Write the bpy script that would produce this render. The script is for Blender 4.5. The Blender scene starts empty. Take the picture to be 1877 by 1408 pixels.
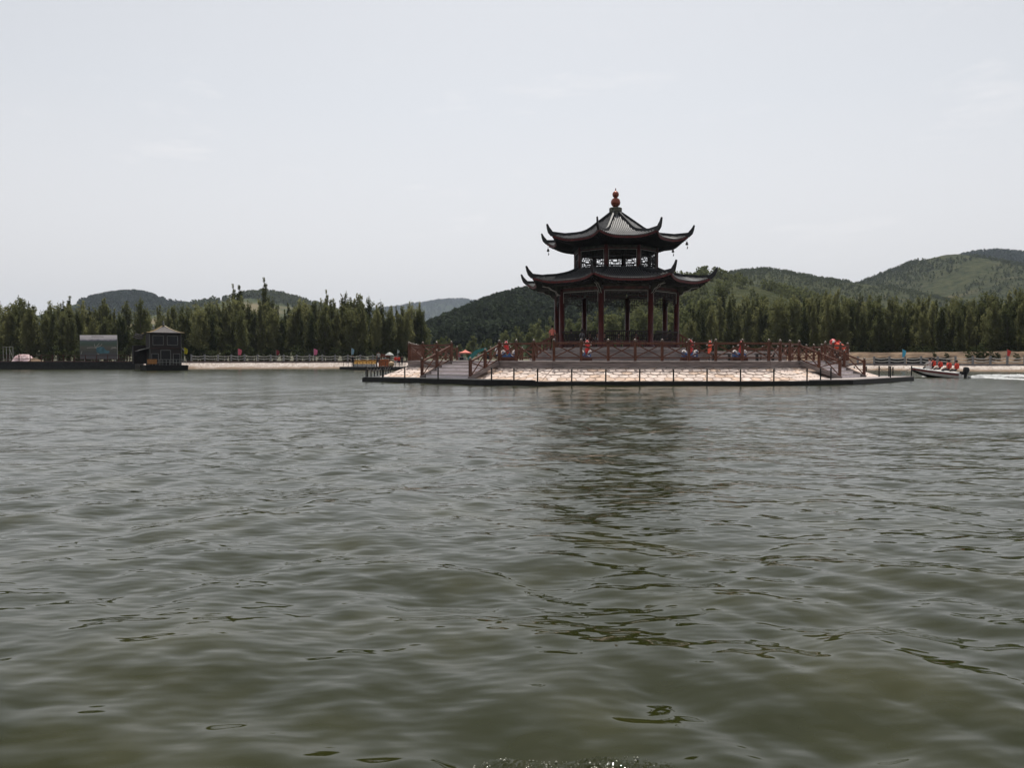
import bpy, bmesh, math, random
import numpy as np
from mathutils import Vector, Matrix

random.seed(7)
RNG = np.random.default_rng(11)
SC = bpy.context.scene
COL = SC.collection
PI = math.pi
R = math.radians

# ------------------------------------------------------------------ camera
EYE = 1.45
FPX = 1460.0
PITCH = math.atan((704 - 659.3) / FPX)
cam_d = bpy.data.cameras.new('camera')
cam_d.sensor_width = 36.0
cam_d.lens = 28.0
cam_d.clip_start = 0.1
cam_d.clip_end = 9000
cam = bpy.data.objects.new('camera', cam_d)
COL.objects.link(cam)
cam.location = (0, 0, EYE)
cam.rotation_euler = (PI / 2 - PITCH, 0, 0)
SC.camera = cam

# ------------------------------------------------------------------ world, sun, exposure
SUN_EL, SUN_AZ = R(69), R(3)          # azimuth measured from +Y towards +X
w = bpy.data.worlds.new('World')
SC.world = w
w.use_nodes = True
nt = w.node_tree
nt.nodes.clear()
out = nt.nodes.new('ShaderNodeOutputWorld')
bg = nt.nodes.new('ShaderNodeBackground')
sky = nt.nodes.new('ShaderNodeTexSky')
sky.sky_type = 'NISHITA'
sky.sun_disc = False
sky.sun_elevation = SUN_EL
sky.sun_rotation = SUN_AZ
sky.altitude = 600
sky.air_density = 1.0
sky.dust_density = 4.0
sky.ozone_density = 1.0
# a thin veil of high haze and a few faint clouds, all round the sky
hsv = nt.nodes.new('ShaderNodeHueSaturation')
hsv.inputs['Saturation'].default_value = 0.17
nt.links.new(sky.outputs['Color'], hsv.inputs['Color'])
geo = nt.nodes.new('ShaderNodeTexCoord')
mp = nt.nodes.new('ShaderNodeMapping')
mp.inputs['Scale'].default_value = (2.2, 2.2, 9.0)
nt.links.new(geo.outputs['Generated'], mp.inputs['Vector'])
nz = nt.nodes.new('ShaderNodeTexNoise')
nz.inputs['Scale'].default_value = 2.3
nz.inputs['Detail'].default_value = 6
nz.inputs['Roughness'].default_value = 0.6
nt.links.new(mp.outputs['Vector'], nz.inputs['Vector'])
rmp = nt.nodes.new('ShaderNodeMapRange')
rmp.inputs['From Min'].default_value = 0.585
rmp.inputs['From Max'].default_value = 0.82
rmp.inputs['To Max'].default_value = 0.42
nt.links.new(nz.outputs['Fac'], rmp.inputs['Value'])
mx = nt.nodes.new('ShaderNodeMix')
mx.data_type = 'RGBA'
nt.links.new(rmp.outputs['Result'], mx.inputs[0])
# whitish, faintly warm haze towards the horizon all round
sxyz = nt.nodes.new('ShaderNodeSeparateXYZ')
nt.links.new(geo.outputs['Generated'], sxyz.inputs[0])
hr = nt.nodes.new('ShaderNodeMapRange')
hr.inputs['From Min'].default_value = 0.30
hr.inputs['From Max'].default_value = 0.0
hr.inputs['To Max'].default_value = 0.8
nt.links.new(sxyz.outputs['Z'], hr.inputs['Value'])
hmx = nt.nodes.new('ShaderNodeMix')
hmx.data_type = 'RGBA'
nt.links.new(hr.outputs['Result'], hmx.inputs[0])
nt.links.new(hsv.outputs['Color'], hmx.inputs[6])
hmx.inputs[7].default_value = (5.95, 5.66, 5.60, 1)
nt.links.new(hmx.outputs[2], mx.inputs[6])
mx.inputs[7].default_value = (7.1, 6.85, 6.8, 1)
nt.links.new(mx.outputs[2], bg.inputs['Color'])
bg.inputs['Strength'].default_value = 0.143
nt.links.new(bg.outputs['Background'], out.inputs['Surface'])

sun_d = bpy.data.lights.new('sun', 'SUN')
sun_d.energy = 4.0
sun_d.angle = R(0.53)
sun_d.color = (1.0, 0.95, 0.87)
sun = bpy.data.objects.new('sun', sun_d)
COL.objects.link(sun)
sdir = Vector((math.sin(SUN_AZ) * math.cos(SUN_EL), math.cos(SUN_AZ) * math.cos(SUN_EL), math.sin(SUN_EL)))
sun.rotation_euler = (-sdir).to_track_quat('-Z', 'Y').to_euler()
sun.location = sdir * 300

SC.view_settings.view_transform = 'Standard'
SC.view_settings.look = 'None'
SC.view_settings.gamma = 1
SC.view_settings.use_curve_mapping = False
SC.view_settings.exposure = 0.0
SC.cycles.use_denoising = True
SC.cycles.max_bounces = 8
SC.cycles.volume_bounces = 0
SC.cycles.transparent_max_bounces = 8


# ------------------------------------------------------------------ helpers
def at(px, py, D):
    """World point seen at photo pixel (px, py) lying at distance D along +Y."""
    u = (px - 938.5) / FPX
    v = (704 - py) / FPX
    dy = math.cos(PITCH) + v * math.sin(PITCH)
    dz = v * math.cos(PITCH) - math.sin(PITCH)
    return Vector((u / dy * D, D, EYE + dz / dy * D))


def pxof(p):
    z = p[2] - EYE
    d = p[1] * math.cos(PITCH) - z * math.sin(PITCH)
    return 938.5 + FPX * p[0] / d


def on_line(A, B, px):
    """Point of the segment A-B that stands at photo column px."""
    lo, hi = 0.0, 1.0
    fa = pxof(A) - px
    for _ in range(40):
        m = (lo + hi) / 2
        if (pxof(A.lerp(B, m)) - px) * fa > 0:
            lo = m
        else:
            hi = m
    return A.lerp(B, lo)


def tag(o, label=None, cat=None, group=None, kind=None):
    if label: o['label'] = label
    if cat: o['category'] = cat
    if group: o['group'] = group
    if kind: o['kind'] = kind
    return o


def empty(name, loc=(0, 0, 0), label=None, cat=None, group=None, rz=0):
    o = bpy.data.objects.new(name, None)
    o.empty_display_size = 0.2
    COL.objects.link(o)
    o.location = loc
    o.rotation_euler = (0, 0, rz)
    return tag(o, label, cat, group)


def link(name, me, parent=None, loc=None):
    o = bpy.data.objects.new(name, me)
    COL.objects.link(o)
    if parent is not None: o.parent = parent
    if loc is not None: o.location = loc
    return o


def dup(root, loc, rz=None, label=None, group=None, scale=None):
    r = root.copy()
    COL.objects.link(r)
    r.location = loc
    if rz is not None: r.rotation_euler = (0, 0, rz)
    if scale is not None: r.scale = scale
    if label: r['label'] = label
    if group: r['group'] = group
    for ch in list(root.children):
        c = ch.copy(); COL.objects.link(c); c.parent = r
        for g in list(ch.children):
            d = g.copy(); COL.objects.link(d); d.parent = c
    return r


class MB:
    """Collects shapes; build() links them as one mesh object."""
    def __init__(self):
        self.v = []; self.f = []; self.m = []

    def add(self, vs, fs, mi=0):
        b = len(self.v)
        self.v += [tuple(p) for p in vs]
        self.f += [tuple(i + b for i in f) for f in fs]
        self.m += [mi] * len(fs)

    def box(self, c, s, rz=0, mi=0, rx=0, ry=0):
        M = Matrix.Translation(c) @ Matrix.Rotation(rz, 4, 'Z') @ Matrix.Rotation(ry, 4, 'Y') @ Matrix.Rotation(rx, 4, 'X')
        vs = [M @ Vector((x * s[0] / 2, y * s[1] / 2, z * s[2] / 2)) for x in (-1, 1) for y in (-1, 1) for z in (-1, 1)]
        self.add(vs, [(0, 1, 3, 2), (4, 6, 7, 5), (0, 4, 5, 1), (2, 3, 7, 6), (0, 2, 6, 4), (1, 5, 7, 3)], mi)

    def beam(self, p, q, w_, h_, mi=0):
        p, q = Vector(p), Vector(q)
        d = q - p
        M = beam_matrix(p, q)
        L = d.length
        vs = [M @ Vector((x * L, y * w_ / 2, z * h_ / 2)) for x in (0, 1) for y in (-1, 1) for z in (-1, 1)]
        self.add(vs, [(0, 1, 3, 2), (4, 6, 7, 5), (0, 4, 5, 1), (2, 3, 7, 6), (0, 2, 6, 4), (1, 5, 7, 3)], mi)

    def tube(self, pts, rad, n=6, mi=0, cap=True):
        pts = [Vector(p) for p in pts]
        if not hasattr(rad, '__len__'): rad = [rad] * len(pts)
        rings = []
        for i, p in enumerate(pts):
            d = (pts[min(i + 1, len(pts) - 1)] - pts[max(i - 1, 0)])
            d = d.normalized() if d.length > 1e-9 else Vector((0, 0, 1))
            a = d.cross(Vector((0, 0, 1)))
            if a.length < 1e-3: a = Vector((1, 0, 0))
            a.normalize(); b = d.cross(a)
            rings.append([p + (a * math.cos(2 * PI * k / n) + b * math.sin(2 * PI * k / n)) * rad[i] for k in range(n)])
        vs = [p for r_ in rings for p in r_]
        fs = []
        for i in range(len(pts) - 1):
            for k in range(n):
                fs.append((i * n + k, i * n + (k + 1) % n, (i + 1) * n + (k + 1) % n, (i + 1) * n + k))
        if cap:
            fs.append(tuple(range(n - 1, -1, -1)))
            fs.append(tuple((len(pts) - 1) * n + k for k in range(n)))
        self.add(vs, fs, mi)

    def lathe(self, prof, c=(0, 0, 0), n=16, mi=0):
        vs = []
        for (r_, z) in prof:
            for k in range(n):
                vs.append((c[0] + r_ * math.cos(2 * PI * k / n), c[1] + r_ * math.sin(2 * PI * k / n), c[2] + z))
        fs = []
        for i in range(len(prof) - 1):
            for k in range(n):
                fs.append((i * n + k, i * n + (k + 1) % n, (i + 1) * n + (k + 1) % n, (i + 1) * n + k))
        fs.append(tuple(range(n - 1, -1, -1)))
        fs.append(tuple((len(prof) - 1) * n + k for k in range(n)))
        self.add(vs, fs, mi)

    def ball(self, c, r_, n=10, mi=0, sz=1.0):
        self.lathe([(max(0.001, r_ * math.sin(PI * i / 8)), -r_ * sz * math.cos(PI * i / 8)) for i in range(9)], c, n, mi)

    def prism(self, poly, z0, z1, mi=0):
        n = len(poly)
        vs = [(p[0], p[1], z0) for p in poly] + [(p[0], p[1], z1) for p in poly]
        fs = [tuple(range(n - 1, -1, -1)), tuple(range(n, 2 * n))] + [(i, (i + 1) % n, n + (i + 1) % n, n + i) for i in range(n)]
        self.add(vs, fs, mi)

    def mesh(self, name, mats, smooth=False, off=(0, 0, 0)):
        me = bpy.data.meshes.new(name)
        ox, oy, oz = off
        me.from_pydata([(x - ox, y - oy, z - oz) for x, y, z in self.v], [], self.f)
        for m in (mats if isinstance(mats, (list, tuple)) else [mats]): me.materials.append(m)
        if any(self.m): me.polygons.foreach_set('material_index', self.m)
        if smooth: me.polygons.foreach_set('use_smooth', [True] * len(me.polygons))
        me.update()
        return me

    def build(self, name, mats, parent=None, smooth=False, world=True):
        """Verts in world space (world=True) or in the parent's local space."""
        off = (0, 0, 0)
        if world and parent is not None:
            p = parent; off = Vector((0, 0, 0))
            while p is not None:
                off = off + p.location; p = p.parent
        return link(name, self.mesh(name, mats, smooth, off), parent)


def beam_matrix(p, q):
    d = (q - p)
    x = d.normalized()
    up = Vector((0, 0, 1))
    y = up.cross(x)
    if y.length < 1e-4: y = Vector((0, 1, 0))
    y.normalize()
    z = x.cross(y)
    return Matrix(((x.x, y.x, z.x, p.x), (x.y, y.y, z.y, p.y), (x.z, y.z, z.z, p.z), (0, 0, 0, 1)))


_unit = {}
def beam_obj(name, p, q, w_, h_, mat, parent, root_loc=None):
    """A straight bar as its own object; bars of one material share a mesh."""
    if mat.name not in _unit:
        b = MB()
        e = 0.06
        vs = []
        for x in (0, 1):
            for (y, z) in ((-.5, -.5 + e), (-.5, .5 - e), (-.5 + e, .5), (.5 - e, .5), (.5, .5 - e), (.5, -.5 + e), (.5 - e, -.5), (-.5 + e, -.5)):
                vs.append((x, y, z))
        fs = [tuple(range(8)), tuple(range(15, 7, -1))] + [(i, 8 + i, 8 + (i + 1) % 8, (i + 1) % 8) for i in range(8)]
        b.add(vs, fs)
        me = b.mesh('bar', mat)
        bm = bmesh.new(); bm.from_mesh(me); bmesh.ops.recalc_face_normals(bm, faces=bm.faces); bm.to_mesh(me); bm.free()
        _unit[mat.name] = me
    o = link(name, _unit[mat.name], parent)
    p, q = Vector(p), Vector(q)
    if root_loc is None:
        root_loc = Vector((0, 0, 0)); a = parent
        while a is not None:
            root_loc = root_loc + a.location; a = a.parent
    M = beam_matrix(p - root_loc, q - root_loc) @ Matrix.Diagonal(((q - p).length, w_, h_, 1))
    o.matrix_basis = M
    return o


# ------------------------------------------------------------------ materials
def mat(name, col, rough=0.7, var=0.15, scale=6.0, bump=0.0, spec=0.3, stretch=None, metal=0.0, detail=4, col2=None):
    m = bpy.data.materials.new(name)
    m.use_nodes = True
    n = m.node_tree
    p = n.nodes['Principled BSDF']
    p.inputs['Roughness'].default_value = rough
    p.inputs['Specular IOR Level'].default_value = spec
    p.inputs['Metallic'].default_value = metal
    tc = n.nodes.new('ShaderNodeTexCoord')
    mp_ = n.nodes.new('ShaderNodeMapping')
    if stretch: mp_.inputs['Scale'].default_value = stretch
    g = n.nodes.new('ShaderNodeNewGeometry')
    n.links.new(g.outputs['Position'], mp_.inputs['Vector'])
    no = n.nodes.new('ShaderNodeTexNoise')
    no.inputs['Scale'].default_value = scale
    no.inputs['Detail'].default_value = detail
    n.links.new(mp_.outputs['Vector'], no.inputs['Vector'])
    cr = n.nodes.new('ShaderNodeValToRGB')
    c1 = [max(0, c * (1 - var * 1.6)) for c in col]
    c2 = [min(1, c * (1 + var * 1.6)) for c in (col2 or col)]
    cr.color_ramp.elements[0].position = 0.3
    cr.color_ramp.elements[1].position = 0.7
    cr.color_ramp.elements[0].color = (*c1, 1)
    cr.color_ramp.elements[1].color = (*c2, 1)
    n.links.new(no.outputs['Fac'], cr.inputs['Fac'])
    n.links.new(cr.outputs['Color'], p.inputs['Base Color'])
    if bump:
        bp = n.nodes.new('ShaderNodeBump')
        bp.inputs['Strength'].default_value = 0.6
        bp.inputs['Distance'].default_value = bump
        n.links.new(no.outputs['Fac'], bp.inputs['Height'])
        n.links.new(bp.outputs['Normal'], p.inputs['Normal'])
    return m


M = {}
M['redwood'] = mat('red_brown_wood', (0.105, 0.040, 0.023), 0.6, 0.25, 5, 0.002, stretch=(3, 3, 0.6))
M['dark_steel'] = mat('black_steel', (0.012, 0.011, 0.010), 0.5, 0.3, 8)
M['pontoon'] = mat('black_pontoon', (0.010, 0.010, 0.009), 0.6, 0.35, 3)
M['deckwood'] = mat('weathered_deck_boards', (0.30, 0.26, 0.245), 0.75, 0.2, 3, 0.002, stretch=(1, 1, 4))
M['riser'] = mat('pale_riser_boards', (0.82, 0.74, 0.76), 0.8, 0.08, 1.8, 0.003, stretch=(1, 1, 4))
M['greywood'] = mat('grey_fascia_boards', (0.22, 0.185, 0.175), 0.8, 0.25, 2.2, 0.003, stretch=(0.5, 0.5, 5))
M['stone'] = mat('pale_slope_stone', (0.58, 0.465, 0.405), 0.85, 0.10, 2.2, 0.006, col2=(0.64, 0.54, 0.48))
M['stone_b'] = mat('tan_slope_stone', (0.54, 0.40, 0.31), 0.85, 0.14, 2.4, 0.006)
M['mortar'] = mat('dark_mortar', (0.25, 0.18, 0.145), 0.9, 0.2, 5)
M['column'] = mat('dark_red_lacquer', (0.062, 0.013, 0.011), 0.42, 0.18, 2, spec=0.4)
M['fascia_red'] = mat('red_eave_paint', (0.075, 0.013, 0.012), 0.6, 0.25, 4)
M['beam_green'] = mat('green_painted_beam', (0.020, 0.026, 0.022), 0.6, 0.45, 3.2, col2=(0.036, 0.038, 0.03))
M['beam_red'] = mat('red_painted_beam', (0.050, 0.018, 0.014), 0.6, 0.4, 2.5)
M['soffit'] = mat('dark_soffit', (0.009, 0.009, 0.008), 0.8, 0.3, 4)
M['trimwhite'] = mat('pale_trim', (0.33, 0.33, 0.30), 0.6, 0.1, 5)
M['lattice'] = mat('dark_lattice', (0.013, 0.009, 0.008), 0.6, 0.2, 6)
M['tile'] = mat('grey_roof_tile', (0.066, 0.066, 0.067), 0.42, 0.35, 5, 0.002, spec=0.5)
M['pan'] = mat('pan_tile_valley_shade', (0.016, 0.016, 0.017), 0.7, 0.3, 5, spec=0.2)  # shade in the valleys between tile rows is put into this dark colour
M['ridge'] = mat('dark_ridge_tile', (0.012, 0.012, 0.013), 0.5, 0.3, 5)
M['copper'] = mat('copper_gourd', (0.22, 0.055, 0.03), 0.33, 0.3, 7, metal=0.35, spec=0.5)
M['finbase'] = mat('finial_base', (0.085, 0.085, 0.062), 0.6, 0.4, 8)
M['kerb'] = mat('brown_kerb', (0.12, 0.085, 0.075), 0.85, 0.2, 1.5)
M['kerbgrey'] = mat('grey_kerb', (0.17, 0.155, 0.155), 0.85, 0.2, 1.5)
M['concrete'] = mat('grey_concrete_post', (0.20, 0.20, 0.205), 0.8, 0.15, 5)
M['chain'] = mat('pale_chain', (0.32, 0.31, 0.29), 0.5, 0.15, 8)
M['chain_dark'] = mat('dark_chain', (0.05, 0.04, 0.035), 0.5, 0.2, 8)
M['earth'] = mat('brown_earth', (0.115, 0.072, 0.045), 0.95, 0.3, 0.7, 0.03, col2=(0.145, 0.10, 0.064))
M['white'] = mat('white_paint', (0.72, 0.70, 0.68), 0.4, 0.06, 4, spec=0.5)
M['maroon'] = mat('maroon_stripe', (0.17, 0.03, 0.032), 0.4, 0.1, 4)
M['rubber'] = mat('black_rubber', (0.015, 0.015, 0.015), 0.6, 0.2, 6)
M['vest'] = mat('red_life_vest', (0.62, 0.055, 0.03), 0.7, 0.12, 12)
M['skin'] = mat('skin', (0.36, 0.21, 0.15), 0.6, 0.05, 10)
M['hair'] = mat('black_hair', (0.012, 0.010, 0.009), 0.6, 0.2, 20)
M['koi_red'] = mat('red_koi_paint', (0.50, 0.022, 0.02), 0.33, 0.15, 7, spec=0.5)
M['koi_orange'] = mat('orange_koi_paint', (0.75, 0.10, 0.045), 0.35, 0.12, 7, spec=0.5)
M['koi_white'] = mat('white_koi_paint', (0.75, 0.70, 0.66), 0.4, 0.05, 7)
M['koi_blue'] = mat('blue_wave_paint', (0.015, 0.04, 0.12), 0.4, 0.3, 6, col2=(0.03, 0.08, 0.2))
M['block'] = mat('brown_block', (0.065, 0.028, 0.02), 0.8, 0.2, 4)
M['yellow'] = mat('yellow_plastic', (0.48, 0.28, 0.07), 0.45, 0.1, 5)
M['orange'] = mat('orange_paint', (0.42, 0.12, 0.035), 0.55, 0.15, 4)
M['teal'] = mat('teal_paint', (0.03, 0.20, 0.19), 0.45, 0.15, 3)
M['pink'] = mat('pink_canvas', (0.62, 0.19, 0.15), 0.8, 0.08, 3)
M['tarp'] = mat('pink_white_tarp', (0.42, 0.13, 0.15), 0.8, 0.3, 2.0, 0.02, col2=(0.70, 0.55, 0.55))
M['hull_black'] = mat('black_hull', (0.012, 0.011, 0.010), 0.5, 0.25, 3)
M['cabin'] = mat('dark_brown_cabin', (0.014, 0.009, 0.007), 0.6, 0.25, 5)
M['glass'] = mat('dark_glass', (0.006, 0.006, 0.007), 0.12, 0.1, 3, spec=0.15)
M['hb_roof'] = mat('grey_violet_roof', (0.065, 0.055, 0.055), 0.7, 0.2, 6)
M['gold'] = mat('dull_gold_ridge', (0.28, 0.20, 0.09), 0.45, 0.2, 6)
M['hb_trim'] = mat('dull_trim', (0.19, 0.19, 0.175), 0.6, 0.1, 5)
M['amber'] = mat('amber_crate', (0.30, 0.13, 0.035), 0.6, 0.1, 6)
M['grey_metal'] = mat('grey_metal', (0.30, 0.31, 0.29), 0.5, 0.15, 8)
M['hedge_board'] = mat('dark_boards', (0.016, 0.014, 0.013), 0.9, 0.3, 3)
M['bark'] = mat('grey_bark', (0.11, 0.095, 0.075), 0.9, 0.3, 5)


def leaf_mat(name, c1, c2, tr=0.4):
    m = bpy.data.materials.new(name); m.use_nodes = True
    n = m.node_tree; n.nodes.clear()
    o = n.nodes.new('ShaderNodeOutputMaterial')
    d = n.nodes.new('ShaderNodeBsdfDiffuse'); t = n.nodes.new('ShaderNodeBsdfTranslucent')
    ms = n.nodes.new('ShaderNodeMixShader'); ms.inputs[0].default_value = tr
    oi = n.nodes.new('ShaderNodeObjectInfo'); g = n.nodes.new('ShaderNodeNewGeometry')
    no = n.nodes.new('ShaderNodeTexNoise'); no.inputs['Scale'].default_value = 0.8; no.inputs['Detail'].default_value = 5
    n.links.new(g.outputs['Position'], no.inputs['Vector'])
    a = n.nodes.new('ShaderNodeMath'); a.operation = 'MULTIPLY_ADD'; a.inputs[1].default_value = 0.62
    n.links.new(oi.outputs['Random'], a.inputs[0])
    sc_ = n.nodes.new('ShaderNodeMath'); sc_.operation = 'MULTIPLY'; sc_.inputs[1].default_value = 0.42
    n.links.new(no.outputs['Fac'], sc_.inputs[0]); n.links.new(sc_.outputs[0], a.inputs[2])
    cr = n.nodes.new('ShaderNodeValToRGB')
    cr.color_ramp.elements[0].position = 0.15; cr.color_ramp.elements[1].position = 0.85
    cr.color_ramp.elements[0].color = (*c1, 1); cr.color_ramp.elements[1].color = (*c2, 1)
    n.links.new(a.outputs[0], cr.inputs['Fac'])
    n.links.new(cr.outputs['Color'], d.inputs['Color']); n.links.new(cr.outputs['Color'], t.inputs['Color'])
    n.links.new(d.outputs[0], ms.inputs[1]); n.links.new(t.outputs[0], ms.inputs[2])
    n.links.new(ms.outputs[0], o.inputs['Surface'])
    return m


M['leaf_poplar'] = leaf_mat('poplar_leaves', (0.060, 0.072, 0.030), (0.215, 0.215, 0.095), 0.47)
M['leaf_light'] = leaf_mat('light_leaves', (0.09, 0.105, 0.042), (0.165, 0.175, 0.075), 0.42)
M['leaf_bush'] = leaf_mat('bush_leaves', (0.040, 0.052, 0.022), (0.080, 0.092, 0.040), 0.3)
M['leaf_dark'] = leaf_mat('dark_forest_leaves', (0.028, 0.038, 0.024), (0.044, 0.056, 0.033), 0.2)

# water -------------------------------------------------------------
def water_mat():
    m = bpy.data.materials.new('lake_water'); m.use_nodes = True
    n = m.node_tree; p = n.nodes['Principled BSDF']
    p.inputs['IOR'].default_value = 1.333
    p.inputs['Roughness'].default_value = 0.035
    p.inputs['Specular IOR Level'].default_value = 0.34
    g = n.nodes.new('ShaderNodeNewGeometry')
    # sheltered and smooth by the near bank, ruffled by wind out on the open lake
    ln = n.nodes.new('ShaderNodeVectorMath'); ln.operation = 'LENGTH'
    n.links.new(g.outputs['Position'], ln.inputs[0])
    rf_ = n.nodes.new('ShaderNodeMapRange'); rf_.inputs['From Min'].default_value = 5; rf_.inputs['From Max'].default_value = 45
    rf_.inputs['To Min'].default_value = 0.05; rf_.inputs['To Max'].default_value = 0.20
    n.links.new(ln.outputs['Value'], rf_.inputs['Value']); n.links.new(rf_.outputs['Result'], p.inputs['Roughness'])
    # turbid water with pale shallow patches of the bed
    n1 = n.nodes.new('ShaderNodeTexNoise'); n1.inputs['Scale'].default_value = 0.9; n1.inputs['Detail'].default_value = 5
    n.links.new(g.outputs['Position'], n1.inputs['Vector'])
    cr = n.nodes.new('ShaderNodeValToRGB')
    cr.color_ramp.elements[0].position = 0.48; cr.color_ramp.elements[1].position = 0.78
    cr.color_ramp.elements[0].color = (0.0150, 0.0175, 0.0030, 1); cr.color_ramp.elements[1].color = (0.034, 0.034, 0.010, 1)
    n.links.new(n1.outputs['Fac'], cr.inputs['Fac'])
    n.links.new(cr.outputs['Color'], p.inputs['Base Color'])
    def noise(sc, det, st):
        mp_ = n.nodes.new('ShaderNodeMapping'); mp_.inputs['Scale'].default_value = st
        mp_.inputs['Rotation'].default_value = (0, 0, R(-12))
        n.links.new(g.outputs['Position'], mp_.inputs['Vector'])
        q = n.nodes.new('ShaderNodeTexNoise'); q.inputs['Scale'].default_value = sc; q.inputs['Detail'].default_value = det
        q.inputs['Roughness'].default_value = 0.5
        n.links.new(mp_.outputs['Vector'], q.inputs['Vector'])
        return q
    a = noise(4.2, 2, (0.5, 1.0, 1)); b = noise(1.5, 3, (0.6, 1.0, 1))
    b1 = n.nodes.new('ShaderNodeBump'); b1.inputs['Strength'].default_value = 1; b1.inputs['Distance'].default_value = 0.028
    b2 = n.nodes.new('ShaderNodeBump'); b2.inputs['Strength'].default_value = 1; b2.inputs['Distance'].default_value = 0.022
    n.links.new(a.outputs['Fac'], b1.inputs['Height']); n.links.new(b.outputs['Fac'], b2.inputs['Height'])
    n.links.new(b2.outputs['Normal'], b1.inputs['Normal']); n.links.new(b1.outputs['Normal'], p.inputs['Normal'])
    return m


def np_mesh(name, V, F, mats, smooth=False, midx=None):
    """Fast mesh from numpy arrays: V n x 3, F m x k."""
    me = bpy.data.meshes.new(name)
    V = np.asarray(V, np.float32); F = np.asarray(F, np.int32)
    k = F.shape[1]
    me.vertices.add(len(V)); me.vertices.foreach_set('co', V.ravel())
    me.loops.add(F.size); me.loops.foreach_set('vertex_index', F.ravel())
    me.polygons.add(len(F)); me.polygons.foreach_set('loop_start', np.arange(0, F.size, k, dtype=np.int32))
    if smooth: me.polygons.foreach_set('use_smooth', np.ones(len(F), bool))
    for m in (mats if isinstance(mats, (list, tuple)) else [mats]): me.materials.append(m)
    if midx is not None: me.polygons.foreach_set('material_index', np.asarray(midx, np.int32))
    me.update(calc_edges=True)
    me.validate()
    return me


def build_water():
    nr = 640
    r = np.geomspace(1.0, 300.0, nr)
    front = np.linspace(R(-46), R(46), 460)
    rest = np.linspace(R(46), R(314), 90)[1:-1]
    th = np.concatenate([front, rest])                  # angle from +Y towards +X
    nth = len(th)
    rr, tt = np.meshgrid(r, th, indexing='ij')
    X = rr * np.sin(tt); Y = rr * np.cos(tt)
    dr = rr * (math.log(300.0) / nr)
    Z = np.zeros_like(X)
    rg = np.random.default_rng(5)
    # slow warp so crests are not straight
    wx = 0.5 * np.sin(X * 0.23 + 1.1) + 0.35 * np.sin(Y * 0.31 + X * 0.17) + 0.15 * np.sin(X * 0.9 - Y * 0.7)
    wy = 0.5 * np.sin(Y * 0.27 + 0.4) + 0.35 * np.sin(X * 0.37 - Y * 0.11) + 0.15 * np.sin(Y * 1.1 + X * 0.5)
    XX = X + wx; YY = Y + wy
    patch = 0.75 + 0.35 * np.sin(X * 0.45 + 0.8 * np.sin(Y * 0.3)) * np.sin(Y * 0.38 + 0.9 * np.sin(X * 0.27 + 2))
    N = 64
    for i in range(N):
        lam = 0.22 * (5.0 / 0.22) ** rg.random()
        ang = rg.normal(R(-8), R(38))
        kx, ky = math.sin(ang) * 2 * PI / lam, math.cos(ang) * 2 * PI / lam
        slope = 0.0220 * (0.58 if lam > 1.6 else 1.25 if lam > 0.45 else 0.9) * (0.6 + 0.8 * rg.random())
        amp = slope * lam / (2 * PI)
        wgt = np.clip((lam / (2.6 * dr)) - 0.6, 0, 1)
        ph = kx * XX + ky * YY + rg.random() * 2 * PI
        s = np.sin(ph)
        Z += wgt * amp * (s + 0.22 * np.cos(2 * ph)) * patch
    V = np.stack([X, Y, Z], -1).reshape(-1, 3)
    i, j = np.meshgrid(np.arange(nr - 1), np.arange(nth), indexing='ij')
    a = i * nth + j; b = i * nth + (j + 1) % nth
    F = np.stack([a, b, b + nth, a + nth], -1).reshape(-1, 4)[:, ::-1]
    # centre: one more ring of quads collapsed towards the middle
    c = len(V)
    V = np.vstack([V, [[0, 0, 0]]])
    jj = np.arange(nth)
    Fc = np.stack([np.full(nth, c), (jj + 1) % nth, jj, np.full(nth, c)], -1)
    me = np_mesh('water', V, F, M['water'], smooth=True)
    o = link('water', me)
    return tag(o, 'wind-rippled grey-green lake water', 'lake', kind='structure')


M['water'] = water_mat()
build_water()

# ------------------------------------------------------------------ terrain
# shoreline (top of the stone slope): photo column -> distance
SHORE = [(-1500, 112), (-700, 116), (0, 121), (340, 126), (640, 134), (760, 139), (950, 146), (1150, 140), (1350, 126), (1500, 116),
         (1600, 110), (1877, 97), (2300, 84), (3400, 62)]


def shore_xy(px):
    xs = [a for a, _ in SHORE]; ds = [b for _, b in SHORE]
    D = float(np.interp(px, xs, ds))
    return Vector(((px - 938.5) / FPX * D, D, 0))


def ground_mat():
    m = mat('shore_ground', (0.045, 0.050, 0.024), 0.95, 0.3, 0.12, 0.05, col2=(0.075, 0.07, 0.038))
    return m


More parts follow.
